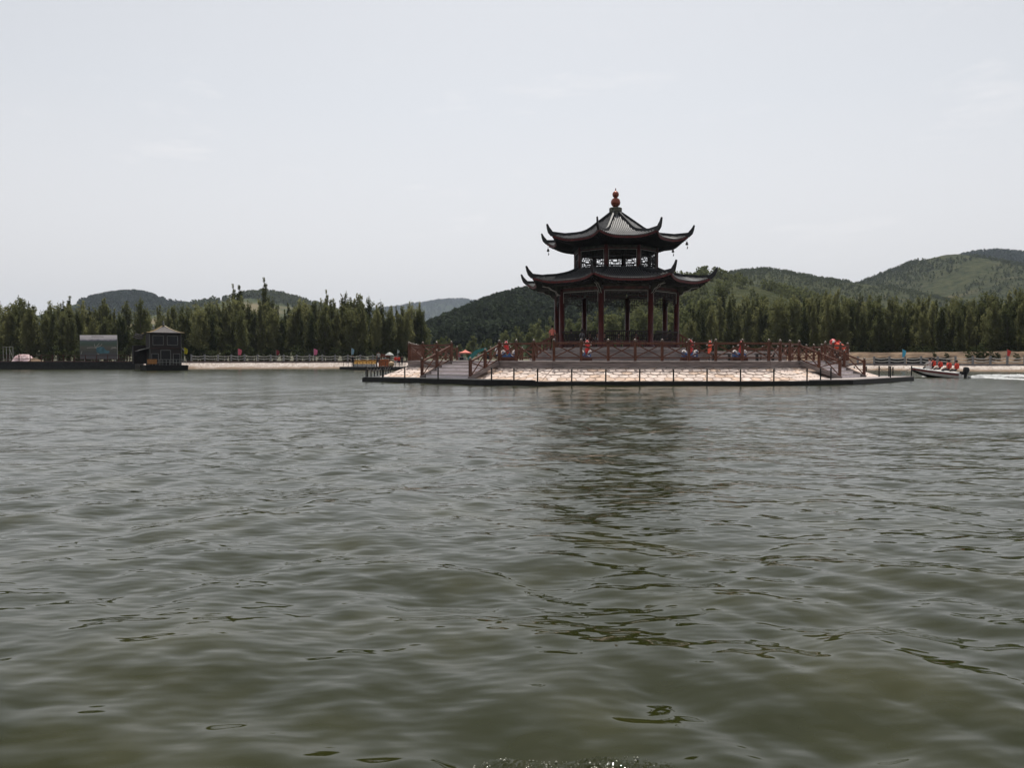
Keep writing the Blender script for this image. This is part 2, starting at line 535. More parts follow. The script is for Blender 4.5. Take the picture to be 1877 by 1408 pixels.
def build_ground():
    front = [shore_xy(p) for p in np.linspace(-1500, 3400, 120)]
    # carry the shore round behind the camera
    a0 = math.atan2(front[0].x, front[0].y); a1 = math.atan2(front[-1].x, front[-1].y)
    back = []
    r0, r1 = front[0].length, front[-1].length
    for k in range(1, 40):
        t = k / 40
        a = a1 + (2 * PI + a0 - a1) * t
        r_ = r1 + (r0 - r1) * t
        back.append(Vector((r_ * math.sin(a), r_ * math.cos(a), 0)))
    ring = front + back
    n = len(ring)
    V = []; F = []
    for (add, z) in ((-3.2, -0.6), (-0.2, 0.80), (0.5, 0.86), (6, 1.0), (25, 1.25), (80, 1.8), (250, 5), (700, 8), (2500, 10), (6500, 10)):
        for p in ring:
            d = p.normalized(); q = d * (p.length + add)
            dz = 0.36 * min(1, max(0, (pxof(p) - 1080) / 120)) if (p.y > 20 and 0 < z < 1.1) else 0
            V.append((q.x, q.y, z - dz))
    for i in range(9):
        for k in range(n):
            a = i * n + k; b = i * n + (k + 1) % n
            F.append((a, a + n, b + n, b))
    me = bpy.data.meshes.new('ground'); me.from_pydata(V, [], F); me.materials.append(ground_mat()); me.update()
    tag(link('ground', me), 'grassy and earthen ground around the lake', 'ground', kind='structure')


build_ground()


def emb_mat():
    m = bpy.data.materials.new('embankment_stone'); m.use_nodes = True
    n = m.node_tree; p = n.nodes['Principled BSDF']; p.inputs['Roughness'].default_value = 0.9
    g = n.nodes.new('ShaderNodeNewGeometry')
    vo = n.nodes.new('ShaderNodeTexVoronoi'); vo.feature = 'DISTANCE_TO_EDGE'; vo.inputs['Scale'].default_value = 2.2
    vc = n.nodes.new('ShaderNodeTexVoronoi'); vc.inputs['Scale'].default_value = 2.2
    n.links.new(g.outputs['Position'], vo.inputs['Vector']); n.links.new(g.outputs['Position'], vc.inputs['Vector'])
    st = n.nodes.new('ShaderNodeMapRange'); st.inputs['From Max'].default_value = 0.06
    n.links.new(vo.outputs['Distance'], st.inputs['Value'])
    cr = n.nodes.new('ShaderNodeValToRGB')
    cr.color_ramp.elements[0].color = (0.40, 0.33, 0.28, 1); cr.color_ramp.elements[1].color = (0.60, 0.54, 0.50, 1)
    n.links.new(vc.outputs['Color'], cr.inputs['Fac'])
    mx_ = n.nodes.new('ShaderNodeMix'); mx_.data_type = 'RGBA'
    mx_.inputs[6].default_value = (0.22, 0.16, 0.125, 1)
    n.links.new(st.outputs['Result'], mx_.inputs[0]); n.links.new(cr.outputs['Color'], mx_.inputs[7])
    # wet, stained foot
    sx = n.nodes.new('ShaderNodeSeparateXYZ'); n.links.new(g.outputs['Position'], sx.inputs[0])
    no = n.nodes.new('ShaderNodeTexNoise'); no.inputs['Scale'].default_value = 0.35; no.inputs['Detail'].default_value = 5
    n.links.new(g.outputs['Position'], no.inputs['Vector'])
    ad = n.nodes.new('ShaderNodeMath'); ad.operation = 'MULTIPLY_ADD'; ad.inputs[1].default_value = -0.9
    n.links.new(no.outputs['Fac'], ad.inputs[0]); n.links.new(sx.outputs['Z'], ad.inputs[2])
    wr = n.nodes.new('ShaderNodeMapRange'); wr.inputs['From Min'].default_value = -0.35; wr.inputs['From Max'].default_value = -0.05
    n.links.new(ad.outputs[0], wr.inputs['Value'])
    m2 = n.nodes.new('ShaderNodeMix'); m2.data_type = 'RGBA'; m2.inputs[6].default_value = (0.20, 0.135, 0.085, 1)
    n.links.new(wr.outputs['Result'], m2.inputs[0]); n.links.new(mx_.outputs[2], m2.inputs[7])
    n.links.new(m2.outputs[2], p.inputs['Base Color'])
    bp = n.nodes.new('ShaderNodeBump'); bp.inputs['Distance'].default_value = 0.05
    n.links.new(st.outputs['Result'], bp.inputs['Height']); n.links.new(bp.outputs['Normal'], p.inputs['Normal'])
    return m


M['emb'] = emb_mat()


def build_embankment(name, p0, p1, label, kmat, dz=0.0):
    V = []; F = []
    pts = [shore_xy(p) for p in np.linspace(p0, p1, 60)]
    rows = ((-2.9, -0.25), (-2.2, 0.10), (-1.5, 0.42), (-0.8, 0.72), (-0.1, 0.98))
    rg = random.Random(3)
    for (add, z) in rows:
        for p in pts:
            d = p.normalized(); q = d * (p.length + add + rg.uniform(-.05, .05))
            V.append((q.x, q.y, (z if z < 0 else z * (1 - dz / 0.98)) + rg.uniform(-.03, .03)))
    n = len(pts)
    for i in range(len(rows) - 1):
        for k in range(n - 1):
            a = i * n + k
            F.append((a, a + n, a + n + 1, a + 1))
    me = bpy.data.meshes.new(name); me.from_pydata(V, [], F); me.materials.append(M['emb']); me.update()
    e = tag(link(name, me), label, 'embankment', kind='structure')
    k = MB()
    for a, b in zip(pts[:-1], pts[1:]):
        a2 = a + a.normalized() * 0.15; b2 = b + b.normalized() * 0.15
        k.beam((a2.x, a2.y, 1.09 - dz), (b2.x, b2.y, 1.09 - dz), 0.5, 0.26)
    k.build('kerb', kmat, e)


build_embankment('embankment', -900, 1010, 'pale stone-faced slope along the shore under the poplars', M['kerb'])
build_embankment('embankment', 1120, 2900, 'pale stone-faced slope below the brown earth bank', M['kerbgrey'], 0.30)


# ------------------------------------------------------------------ the octagonal platform
CX, CY, ROT = 8.11, 62.75, R(2.8)
RD, RK = 17.06, 20.0                     # deck and dock circumradius
ZD, ZK, ZL = 1.37, 0.23, 0.31            # deck, dock and landing heights


def oc(r_, k, z=0.0):
    a = ROT + R(-22.5 + 45 * k)
    return Vector((CX + r_ * math.sin(a), CY - r_ * math.cos(a), z))


def facet(k):
    """outward normal, tangent (from vertex k to k+1) of facet k"""
    a = ROT + R(45 * k)
    return Vector((math.sin(a), -math.cos(a), 0)), Vector((math.cos(a), math.sin(a), 0))


plat = empty('island_platform', (CX, CY, 0), 'octagonal timber-decked island with sloping pale crazy-paved sides', 'platform')
b = MB(); b.prism([oc(RD, k) for k in range(8)], ZD - 0.07, ZD); b.build('deck', M['deckwood'], plat)
b = MB(); b.prism([oc(RD - 0.75, k) for k in range(8)], -0.5, ZD - 0.075); b.build('core', M['mortar'], plat)
for k in range(8):
    n_, t_ = facet(k)
    A, B = oc(RD - 0.10, k), oc(RD - 0.10, k + 1)
    beam_obj('fascia_board', (A.x, A.y, ZD - 0.165), (B.x, B.y, ZD - 0.165), 0.06, 0.185, M['greywood'], plat)
    beam_obj('fascia_board', (A.x, A.y, ZD - 0.335), (B.x, B.y, ZD - 0.335), 0.05, 0.145, M['greywood'], plat)

# sloping sides: a mortar bed with individual stones on the three facets towards the viewer
AP = math.cos(R(22.5))
ST, SB = RD * AP - 0.35, RK * AP - 0.75      # apothem of the slope's top and foot
ZT, ZB = 1.02, 0.20
slope = MB()
for k in range(8):
    p = [oc(ST / AP, k, ZT), oc(ST / AP, k + 1, ZT), oc(SB / AP, k + 1, ZB), oc(SB / AP, k, ZB)]
    slope.add(p, [(0, 3, 2, 1)])
slope_o = slope.build('slope', M['mortar'], plat)
SL = math.hypot(SB - ST, ZT - ZB)
rg = random.Random(21)
n_st = 0
stuff_b = MB()


def jit(i, j):
    h = math.sin(i * 127.1 + j * 311.7) * 43758.5453
    h2 = math.sin(i * 269.5 + j * 183.3) * 43758.5453
    return (h - math.floor(h) - 0.5), (h2 - math.floor(h2) - 0.5)


def hex_stones(k, single):
    global n_st
    n_, t_ = facet(k)
    W, H = 0.56, 0.50
    rows = int(SL / H) + 2
    mid_t = (oc(ST / AP, k) + oc(ST / AP, k + 1)) / 2
    for r_ in range(rows):
        sc_ = r_ * H + 0.10
        for c in range(-20, 21):
            uc = c * W + (W / 2 if r_ % 2 else 0)
            # hex corners in lattice units, jittered by lattice address so neighbours share joints
            pts = []
            for (du, ds) in ((0, -2), (1, -1), (1, 1), (0, 2), (-1, 1), (-1, -1)):
                iu = round((uc + du * W / 2) / (W / 2)); is_ = r_ * 3 + ds
                jx, jy = jit(iu + 1000 * k, is_)
                u = iu * W / 2 + jx * 0.09
                s = is_ * H / 3 + 0.10 + jy * 0.07
                pts.append((u, s))
            cu = sum(p[0] for p in pts) / 6; cs = sum(p[1] for p in pts) / 6
            q = []
            for (u, s) in pts:
                u = cu + (u - cu) * 0.915; s = cs + (s - cs) * 0.88
                s = min(max(s, 0.02), SL - 0.03)
                half = (ST + (SB - ST) * s / SL) * math.tan(R(22.5)) - 0.03
                u = min(max(u, -half), half)
                q.append((u, s))
            area = abs(sum(q[i][0] * q[(i + 1) % 6][1] - q[(i + 1) % 6][0] * q[i][1] for i in range(6))) / 2
            if area < 0.03: continue
            half = (ST + (SB - ST) * cs / SL) * math.tan(R(22.5))
            if abs(cu) > half + 0.1: continue
            side = 2 * RD * math.sin(R(22.5))
            if k in (-1, 1, 3, 5) and abs(cu) < side / 6 - 0.05: continue     # stairs stand there
            up = rg.uniform(0.016, 0.026)
            nz_ = Vector((n_.x * (ZT - ZB) / SL, n_.y * (ZT - ZB) / SL, (SB - ST) / SL))
            def W3(u, s, h):
                f = s / SL
                return mid_t + t_ * u + n_ * ((SB - ST) * f) + Vector((0, 0, ZT + (ZB - ZT) * f)) + nz_ * h
            lo = [W3(u, s, 0.0) for u, s in q]
            md = [W3(u, s, up - 0.012) for u, s in q]
            tl = [rg.uniform(-.006, .006) for _ in range(2)]
            hi = [W3(cu + (u - cu) * 0.93, cs + (s - cs) * 0.93, up + tl[0] * (u - cu) * 4 + tl[1] * (s - cs) * 4) for u, s in q]
            fs = [(6, 7, 8, 9, 10, 11)[::-1]]
            vs = lo + md + hi
            fs = [tuple(range(17, 11, -1))]
            for i in range(6):
                j = (i + 1) % 6
                fs += [(i, i + 6, j + 6, j), (i + 6, i + 12, j + 12, j + 6)]
            if single and n_st < 296:
                b = MB(); b.add(vs, fs)
                b.build('paving_stone', M['stone'] if rg.random() < (0.85 if cs < SL * .8 else 0.3) else M['stone_b'], slope_o)
                n_st += 1
            else:
                stuff_b.add(vs, fs)


for k, s in ((0, True), (-1, True), (1, True), (2, False), (-2, False)):
    hex_stones(k, s)
tag(stuff_b.build('paving_stones', M['stone'], slope_o), kind='stuff')

# black floating dock round the foot, with two landings
dock = empty('floating_dock', (CX, CY, 0), 'black floating dock ringing the island with low posts and slack chains', 'dock')
b = MB()
for k in range(8):
    p = [oc(RK - 1.05, k), oc(RK - 1.05, k + 1), oc(RK, k + 1), oc(RK, k)]
    b.prism(p[::-1], -0.25, ZK)
b.build('walkway', M['pontoon'], dock)


def fac_pt(k, t, s, z=0.0):
    A, B = oc(RD, k), oc(RD, k + 1)
    n_, _ = facet(k)
    q = A.lerp(B, t) + n_ * s
    q.z = z
    return q


land_L = [oc(RK - .02, 0), fac_pt(-1, 0.88, 4.15), fac_pt(-1, 0.03, 4.15), fac_pt(-1, 0.03, 2.3), fac_pt(-1, 0.9, 2.3)]
land_R = [oc(RK - .02, 1), fac_pt(1, 0.10, 2.3), fac_pt(1, 1.0, 2.3), fac_pt(1, 1.02, 4.2), fac_pt(1, 0.12, 4.2)]
for poly in (land_L, land_R):
    b = MB(); b.prism(poly[::-1] if poly is land_L else poly[::-1], -0.2, ZL - 0.05); b.build('landing', M['pontoon'], dock)
    b = MB()
    c = sum(poly, Vector((0, 0, 0))) / 5
    b.prism([c + (p - c) * 0.985 for p in poly][::-1], ZL - 0.046, ZL); b.build('landing_boards', M['deckwood'] if poly is land_R else M['pontoon'], dock)

pm = MB(); pm.lathe([(0.05, -0.45), (0.05, 0.0), (0.042, 0.0), (0.042, 0.66), (0.055, 0.665), (0.055, 0.70), (0.03, 0.715)], n=8)
post_me = pm.mesh('chain_post', M['dark_steel'], smooth=False)


def chain_run(pts, closed=False):
    for p in pts:
        o = link('chain_post', post_me, dock); o.location = p - dock.location
    for a, c in zip(pts[:-1], pts[1:]):
        L = (c - a).length
        if L > 3.2: continue
        pth = []
        for i in range(9):
            t = i / 8
            q = a.lerp(c, t); q.z += 0.58 - 0.115 * L * (1 - (2 * t - 1) ** 2)
            pth.append(q)
        m_ = MB(); m_.tube(pth, 0.016, 4); m_.build('chain', M['chain_dark'], dock)


E0, E1 = oc(RK - 0.14, 0, ZK), oc(RK - 0.14, 1, ZK)
chain_run([E0.lerp(E1, i / 8) for i in range(9)])
Em = oc(RK - 0.14, -1, ZK)
L0, L1 = fac_pt(-1, 0.88, 4.05, ZL), fac_pt(-1, 0.05, 4.05, ZL)
chain_run([E0, on_line(E0, L0, 942), on_line(E0, L0, 901)])
chain_run([on_line(L0, L1, x) for x in (803,)])
chain_run([on_line(L0, L1, x) for x in (742, 701, 671)] + [L1.lerp(fac_pt(-1, 0.05, 2.6, ZL), 1.0)])
Eb = oc(RK - 0.14, -2, ZK)
chain_run([Em.lerp(Eb, i / 8) for i in range(9)])
R0, R1 = fac_pt(1, 0.12, 4.1, ZL), fac_pt(1, 1.0, 4.1, ZL)
chain_run([E1, on_line(E1, R0, 1504), on_line(E1, R0, 1523)])
chain_run([R1, fac_pt(1, 0.86, 3.2, ZL), fac_pt(1, 0.78, 2.9, ZL)])
chain_run([on_line(R0, R1, 1632)])
Er = oc(RK - 0.14, 2, ZK); Er2 = oc(RK - 0.14, 3, ZK)
chain_run([Er.lerp(Er2, i / 8) for i in range(9)])
for k in range(3, 6):
    chain_run([oc(RK - .14, k, ZK).lerp(oc(RK - .14, k + 1, ZK), i / 8) for i in range(1, 9)])

# ------------------------------------------------------------------ railings and stairs
pb = MB(); pb.box((0, 0, 0.55), (0.15, 0.15, 1.10)); pb.box((0, 0, 1.115), (0.19, 0.19, 0.035))
rail_post_me = pb.mesh('post', M['redwood'])
cb = MB(); cb.lathe([(0.045, 0), (0.05, 0.03), (0.075, 0.07), (0.08, 0.11), (0.06, 0.16), (0.01, 0.185)], n=10)
M['cap'] = mat('glossy_post_cap', (0.15, 0.11, 0.085), 0.22, 0.15, 6, spec=0.8)
cap_me = cb.mesh('post_cap', M['cap'], smooth=True)


def railing(A, B, n, label, group, skip=None):
    """Posts, top and bottom rails and crossed braces between A and B (their z is the foot)."""
    root = empty('railing', A, label, 'railing', group)
    pts = [A.lerp(B, i / n) for i in range(n + 1)]
    ang = math.atan2((B - A).y, (B - A).x)
    for pi, p in enumerate(pts):
        if pi == skip: continue
        o = link('post', rail_post_me, root, p - A); o.rotation_euler = (0, 0, ang)
        c = link('post_cap', cap_me, o, (0, 0, 1.13))
    up = Vector((0, 0, 1))
    d = (B - A).normalized()
    for p, q in zip(pts[:-1], pts[1:]):
        p2, q2 = p + d * 0.08, q - d * 0.08
        beam_obj('top_rail', p2 + up * 1.04, q2 + up * 1.04, 0.10, 0.115, M['redwood'], root)
        beam_obj('bottom_rail', p2 + up * 0.19, q2 + up * 0.19, 0.06, 0.07, M['redwood'], root)
        nrm = Vector((d.y, -d.x, 0)).normalized() * 0.022
        beam_obj('brace', p2 + up * 0.25 + nrm, q2 + up * 0.96 + nrm, 0.04, 0.065, M['redwood'], root)
        beam_obj('brace', p2 + up * 0.96 - nrm, q2 + up * 0.25 - nrm, 0.04, 0.065, M['redwood'], root)
    return root


def inset(k, t):
    q = fac_pt(k, t, -0.12, ZD)
    return q


GR = 'red-brown railings around the island deck'
railing(inset(0, 0.008), inset(0, 0.992), 8, 'long red-brown cross-braced railing on the edge of deck facing the viewer', GR)
railing(inset(-1, 2 / 3), inset(-1, 0.992), 3, 'short cross-braced railing between the wide grey steps and the long front railing', GR, skip=3)
railing(inset(-1, 0.01), inset(-1, 1 / 3), 3, 'short cross-braced railing at the outer corner of deck beyond the wide grey steps', GR)
railing(inset(1, 0.008), inset(1, 1 / 3), 3, 'short cross-braced railing seen nearly end-on between front railing and side steps', GR, skip=0)
railing(inset(1, 2 / 3), inset(1, 0.99), 3, 'short cross-braced railing behind the red carp sculpture past the side steps', GR)
railing(inset(-2, 0.01), inset(-2, 0.985), 9, 'railing seen almost edge-on along the side of deck near the boat pontoon', GR)
railing(inset(2, 0.01), inset(2, 0.985), 9, 'far side railing of deck nearest the speedboat', GR)
railing(inset(-3, 2 / 3), inset(-3, 0.985), 3, 'far railing on the deck in front of the pink canopy tent', GR)
railing(inset(-3, 0.01), inset(-3, 1 / 3), 3, 'far railing on deck behind the pavilion, excavator side', GR)
railing(inset(3, 0.01), inset(3, 1 / 3), 3, 'far railing on deck behind the terrace benches', GR)
railing(inset(3, 2 / 3), inset(3, 0.985), 3, 'far railing on deck just behind the pavilion plinth', GR)
railing(inset(4, 0.01), inset(4, 0.985), 8, 'rearmost railing of deck hidden behind the pavilion', GR)


def stairs(k, label, rail_labels):
    n_, t_ = facet(k)
    root = empty('stairs', fac_pt(k, 0.5, 0.0, 0.0), label, 'stairs', 'wide steps up to the island deck')
    N = 5
    run = 2.44
    zb = ZL
    rise = (ZD - zb) / N
    for i in range(N):
        z1 = ZD - i * rise - 0.004
        s0 = 0.02 + i * (run - 0.15) / N; s1 = 0.02 + (i + 1) * (run - 0.15) / N + (0.0)
        # tread with a pale worn nosing, riser board under it
        if i > 0:
            a, c = fac_pt(k, 1 / 3 + .012, s1 - 0.16, z1 - 0.02), fac_pt(k, 2 / 3 - .012, s1 - 0.16, z1 - 0.02)
            a2, c2 = fac_pt(k, 1 / 3 + .012, s0 + 0.1, z1 - 0.02), fac_pt(k, 2 / 3 - .012, s0 + 0.1, z1 - 0.02)
            m_ = (a + a2) / 2; m2 = (c + c2) / 2
            beam_obj('tread', m_, m2, (s1 - s0) + 0.02, 0.04, M['deckwood'], root)
        zr = z1 - (0.042 if i > 0 else 0.08)
        hh = rise - (0.044 if i > 0 else 0.08)
        sr = s0 - 0.05 if i == 0 else s1 - 0.17 - (s1 - s0) + (s1 - s0) 
        sr = (s1 if i > 0 else s0 + 0.0) - 0.08
        a, c = fac_pt(k, 1 / 3 + .012, sr, zr - hh / 2), fac_pt(k, 2 / 3 - .012, sr, zr - hh / 2)
        for q in range(4):       # planks end to end
            p0, p1 = a.lerp(c, q / 4 + .002), a.lerp(c, (q + 1) / 4 - .002)
            beam_obj('riser_board', p0, p1, 0.05, hh, M['riser'], root)
    for t in (1 / 3, 2 / 3):
        a = fac_pt(k, t, 0.0, ZD - 0.12); c = fac_pt(k, t, run + 0.1, zb - 0.02)
        beam_obj('stringer', a, c, 0.16, 0.26, M['greywood'], root)
    for t, lb in zip((1 / 3, 2 / 3), rail_labels):
        A = fac_pt(k, t, -0.12, ZD); B = fac_pt(k, t, run, zb)
        if k in (-1, 1):
            slope_rail(A, B, lb)


def slope_rail(A, B, label):
    root = empty('stair_railing', A, label, 'railing', 'sloping rails beside the island steps')
    n = 2
    pts = [A.lerp(B, i / n) for i in range(n + 1)]
    up = Vector((0, 0, 1))
    hd = Vector((B.x - A.x, B.y - A.y, 0)).normalized()
    ang = math.atan2(hd.y, hd.x)
    for p in pts[1:]:
        o = link('post', rail_post_me, root, p - A + Vector((0, 0, -0.02))); o.rotation_euler = (0, 0, ang)
        link('post_cap', cap_me, o, (0, 0, 1.13))
    for p, q in zip(pts[:-1], pts[1:]):
        d = (q - p).normalized()
        p2, q2 = p + d * 0.09, q - d * 0.09
        beam_obj('handrail', p2 + up * 1.0, q2 + up * 1.0, 0.10, 0.10, M['redwood'], root)
        beam_obj('bottom_rail', p2 + up * 0.13, q2 + up * 0.13, 0.06, 0.07, M['redwood'], root)
        nrm = Vector((d.y, -d.x, 0)).normalized() * 0.022
        beam_obj('brace', p2 + up * 0.18 + nrm, q2 + up * 0.93 + nrm, 0.04, 0.065, M['redwood'], root)
        beam_obj('brace', p2 + up * 0.93 - nrm, q2 + up * 0.18 - nrm, 0.04, 0.065, M['redwood'], root)


stairs(-1, 'wide grey plank steps rising from the black landing to the island deck, boat pontoon side',
       ('sloping cross-braced rail beside the grey steps, farther from the front railing', 'sloping cross-braced rail joining the wide grey steps to the front railing'))
stairs(1, 'grey plank steps seen from the side at the speedboat end of island',
       ('sloping rail of the side steps nearest the front railing', 'sloping rail of the side steps standing over open water near the speedboat'))
stairs(-3, 'rear steps of the island facing the pink canopy tent', (None, None))
stairs(3, 'rear steps of the island hidden behind the pavilion', (None, None))

# ------------------------------------------------------------------ pavilion
PV = empty('pavilion', (CX, CY, ZD), 'two-tiered octagonal pavilion with upswept dark tiled roofs and red columns', 'pavilion')
RC, RU = 4.77, 3.20
ZF = 2.36


def pc(r_, k, z=0.0):
    return oc(r_, k, z)


b = MB(); b.prism([pc(7.1, k) for k in range(8)], ZD + .004, ZD + 0.26); b.build('plinth_step', M['greywood'], PV)
b = MB(); b.prism([pc(6.75, k) for k in range(8)], ZD + 0.264, ZD + 0.53); b.build('plinth_step', M['greywood'], PV)
b = MB(); b.prism([pc(6.4, k) for k in range(8)], ZD + 0.534, ZD + 0.79); b.build('plinth_step', M['greywood'], PV)
b = MB(); b.prism([pc(5.5, k) for k in range(8)], ZD + 0.794, ZF); b.build('plinth', M['deckwood'], PV)

# lower columns, bases
cb = MB(); cb.lathe([(0.30, 0), (0.30, 0.10), (0.24, 0.16), (0.205, 0.18), (0.20, 4.25)], n=14)
col_me = cb.mesh('column', M['column'], smooth=True)
for k in range(8):
    o = link('column', col_me, PV); p = pc(RC, k, ZF); o.location = p - PV.location
cb = MB(); cb.lathe([(0.155, 0), (0.155, 1.75)], n=12)
ucol_me = cb.mesh('upper_column', M['column'], smooth=True)
for k in range(8):
    o = link('upper_column', ucol_me, PV); p = pc(RU, k, 8.30); o.location = p - PV.location

# ring beams of the lower storey
for k in range(8):
    n_, t_ = facet(k)
    A, B = pc(RC, k), pc(RC, k + 1)
    a, c = A + t_ * 0.16, B - t_ * 0.16
    for (z, h, w_, m_, nm) in ((6.96, 0.22, 0.24, 'beam_green', 'upper_beam'), (6.72, 0.21, 0.20, 'beam_red', 'lower_beam'), (6.565, 0.09, 0.14, 'beam_green', 'sill_beam')):
        beam_obj(nm, (a.x, a.y, z), (c.x, c.y, z), w_, h, M[m_], PV)
    # pale line that frames each opening
    o_ = n_ * 0.10
    beam_obj('trim', Vector((a.x, a.y, 6.50)) + o_ + t_ * .05, Vector((c.x, c.y, 6.50)) + o_ - t_ * .05, 0.03, 0.03, M['trimwhite'], PV)
    for e, sgn in ((A, 1), (B, -1)):
        q = e + t_ * sgn * 0.235 + o_
        beam_obj('trim', (q.x, q.y, 5.70), (q.x, q.y, 6.485), 0.03, 0.03, M['trimwhite'], PV)
    # hanging lattice frieze with stepped ends
    L = MB()
    side = (B - A).length - 0.5
    x0 = A + t_ * 0.25

    def hb(u0, u1, z):
        p, q = x0 + t_ * u0, x0 + t_ * u1
        L.beam((p.x, p.y, z), (q.x, q.y, z), 0.05, 0.06)

    def vb(u, z0, z1):
        p = x0 + t_ * u
        L.beam((p.x, p.y, z0), (p.x, p.y, z1), 0.06, 0.05)
    hb(0, side, 6.44); hb(0, side, 6.02)
    rr = random.Random(50 + k % 2)
    nseg = 14
    for i in range(nseg + 1):
        u = side * i / nseg
        vb(u, 6.02 if i % 2 else 6.16, 6.44)
        if i < nseg:
            zz = 6.16 + 0.14 * (i % 2)
            hb(u, u + side / nseg, zz)
            if i % 3 == 0: hb(u, u + side / nseg, 6.30)
    for s0, sg in ((0, 1), (side, -1)):
        for (du, dz) in ((0.0, 5.45), (0.22, 5.60), (0.45, 5.75), (0.7, 5.90)):
            vb(s0 + sg * du, dz, 6.02)
            hb(min(s0 + sg * du, s0 + sg * (du + 0.22)), max(s0 + sg * du, s0 + sg * (du + 0.22)), dz)
        hb(min(s0, s0 + sg * 0.45), max(s0, s0 + sg * 0.45), 5.75); hb(min(s0, s0 + sg * 0.7), max(s0, s0 + sg * 0.7), 5.90)
    L.build('lattice_frieze', M['lattice'], PV)

# corner struts: carved bracket from column head out to the eave corner
for k in range(8):
    a = ROT + R(-22.5 + 45 * k)
    d = Vector((math.sin(a), -math.cos(a), 0)); sd = Vector((math.cos(a), math.sin(a), 0))
    m_ = MB()
    prof = [(RC + 0.18, 6.30), (RC + 0.45, 6.42), (RC + 0.55, 6.60), (RC + 0.95, 6.72), (RC + 1.1, 6.86), (RC + 1.65, 6.93), (RC + 1.65, 7.05), (RC + 0.18, 7.05)]
    vs = [Vector((CX, CY, 0)) + d * r_ + sd * s + Vector((0, 0, z)) for s in (-0.07, 0.07) for r_, z in prof]
    nn = len(prof)
    m_.add(vs, [tuple(range(nn)), tuple(range(2 * nn - 1, nn - 1, -1))] + [(i, i + nn, (i + 1) % nn + nn, (i + 1) % nn) for i in range(nn)])
    for s in (-0.085, 0.085):
        for i in range(5):
            p, q = prof[i], prof[i + 1]
            m_.beam(Vector((CX, CY, p[1])) + d * p[0] + sd * s, Vector((CX, CY, q[1])) + d * q[0] + sd * s, 0.02, 0.035, 1)
    m_.build('corner_bracket', [M['beam_green'], M['trimwhite']], PV)

# ceiling below the lower roof
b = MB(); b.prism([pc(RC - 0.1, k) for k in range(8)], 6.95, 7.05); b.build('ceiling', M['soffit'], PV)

# benches with slatted leaning backs on all facets but the two with steps
for k in range(8):
    if k in (2, 6): continue
    n_, t_ = facet(k)
    A, B = pc(RC, k), pc(RC, k + 1)
    bench = MB()
    a, c = A + t_ * 0.25, B - t_ * 0.25
    off = -n_ * 0.12
    bench.beam(Vector((a.x, a.y, ZF + 0.46)) + off, Vector((c.x, c.y, ZF + 0.46)) + off, 0.42, 0.06)
    bo = bench.build('bench', M['column'], PV)
    sm = MB()
    for i in range(7):
        q = a.lerp(c, i / 6)
        sm.beam(Vector((q.x, q.y, ZF + .01)) + off, Vector((q.x, q.y, ZF + 0.43)) + off, 0.08, 0.30)
    sm.build('bench_support', M['column'], bo)
    p, q = a + n_ * 0.27, c + n_ * 0.27
    beam_obj('back_rail', (p.x, p.y, ZF + 1.17), (q.x, q.y, ZF + 1.17), 0.07, 0.09, M['lattice'], bo)
    p2, q2 = a + n_ * 0.16, c + n_ * 0.16
    beam_obj('back_rail', (p2.x, p2.y, ZF + 0.80), (q2.x, q2.y, ZF + 0.80), 0.05, 0.05, M['lattice'], bo)
    ns = 22
    for i in range(ns):
        t = (i + 0.5) / ns
        s0 = a.lerp(c, t) + n_ * 0.08; s1 = a.lerp(c, t) + n_ * 0.27
        sv = Vector((s0.x, s0.y, ZF + 0.50)); ev = Vector((s1.x, s1.y, ZF + 1.13))
        beam_obj('back_slat', sv, ev, 0.055, 0.035, M['lattice'], bo)

# steps with sloping cheek walls on the two open facets
for k in (2, 6):
    n_, t_ = facet(k)
    ap = RC * AP
    mid = Vector((CX, CY, 0)) + n_ * ap
    for i in range(4):
        z1 = ZF - 0.02 - i * 0.24
        p = mid + n_ * (0.7 + i * 0.34)
        m_ = MB()
        q0, q1 = p - t_ * 1.3, p + t_ * 1.3
        m_.beam((q0.x, q0.y, (z1 + ZD) / 2), (q1.x, q1.y, (z1 + ZD) / 2), 0.34, z1 - ZD - 0.01)
        m_.build('step', M['greywood'], PV)
    for s in (-1.45, 1.45):
        q = mid + t_ * s
        p0 = q + n_ * 0.2; p1 = q + n_ * 2.0
        beam_obj('step_rail', (p0.x, p0.y, ZF + 1.10), (p1.x, p1.y, ZD + 1.05), 0.10, 0.12, M['redwood'], PV)
        m_ = MB()
        for j in range(7):
            f = (j + .5) / 7
            x = p0.lerp(p1, f); zt = (ZF + 1.05) * (1 - f) + (ZD + 1.0) * f; zb_ = ZF * (1 - f) + ZD * f
            m_.beam((x.x, x.y, zb_), (x.x, x.y, zt), 0.05, 0.12)
        m_.build('step_balusters', M['redwood'], PV)


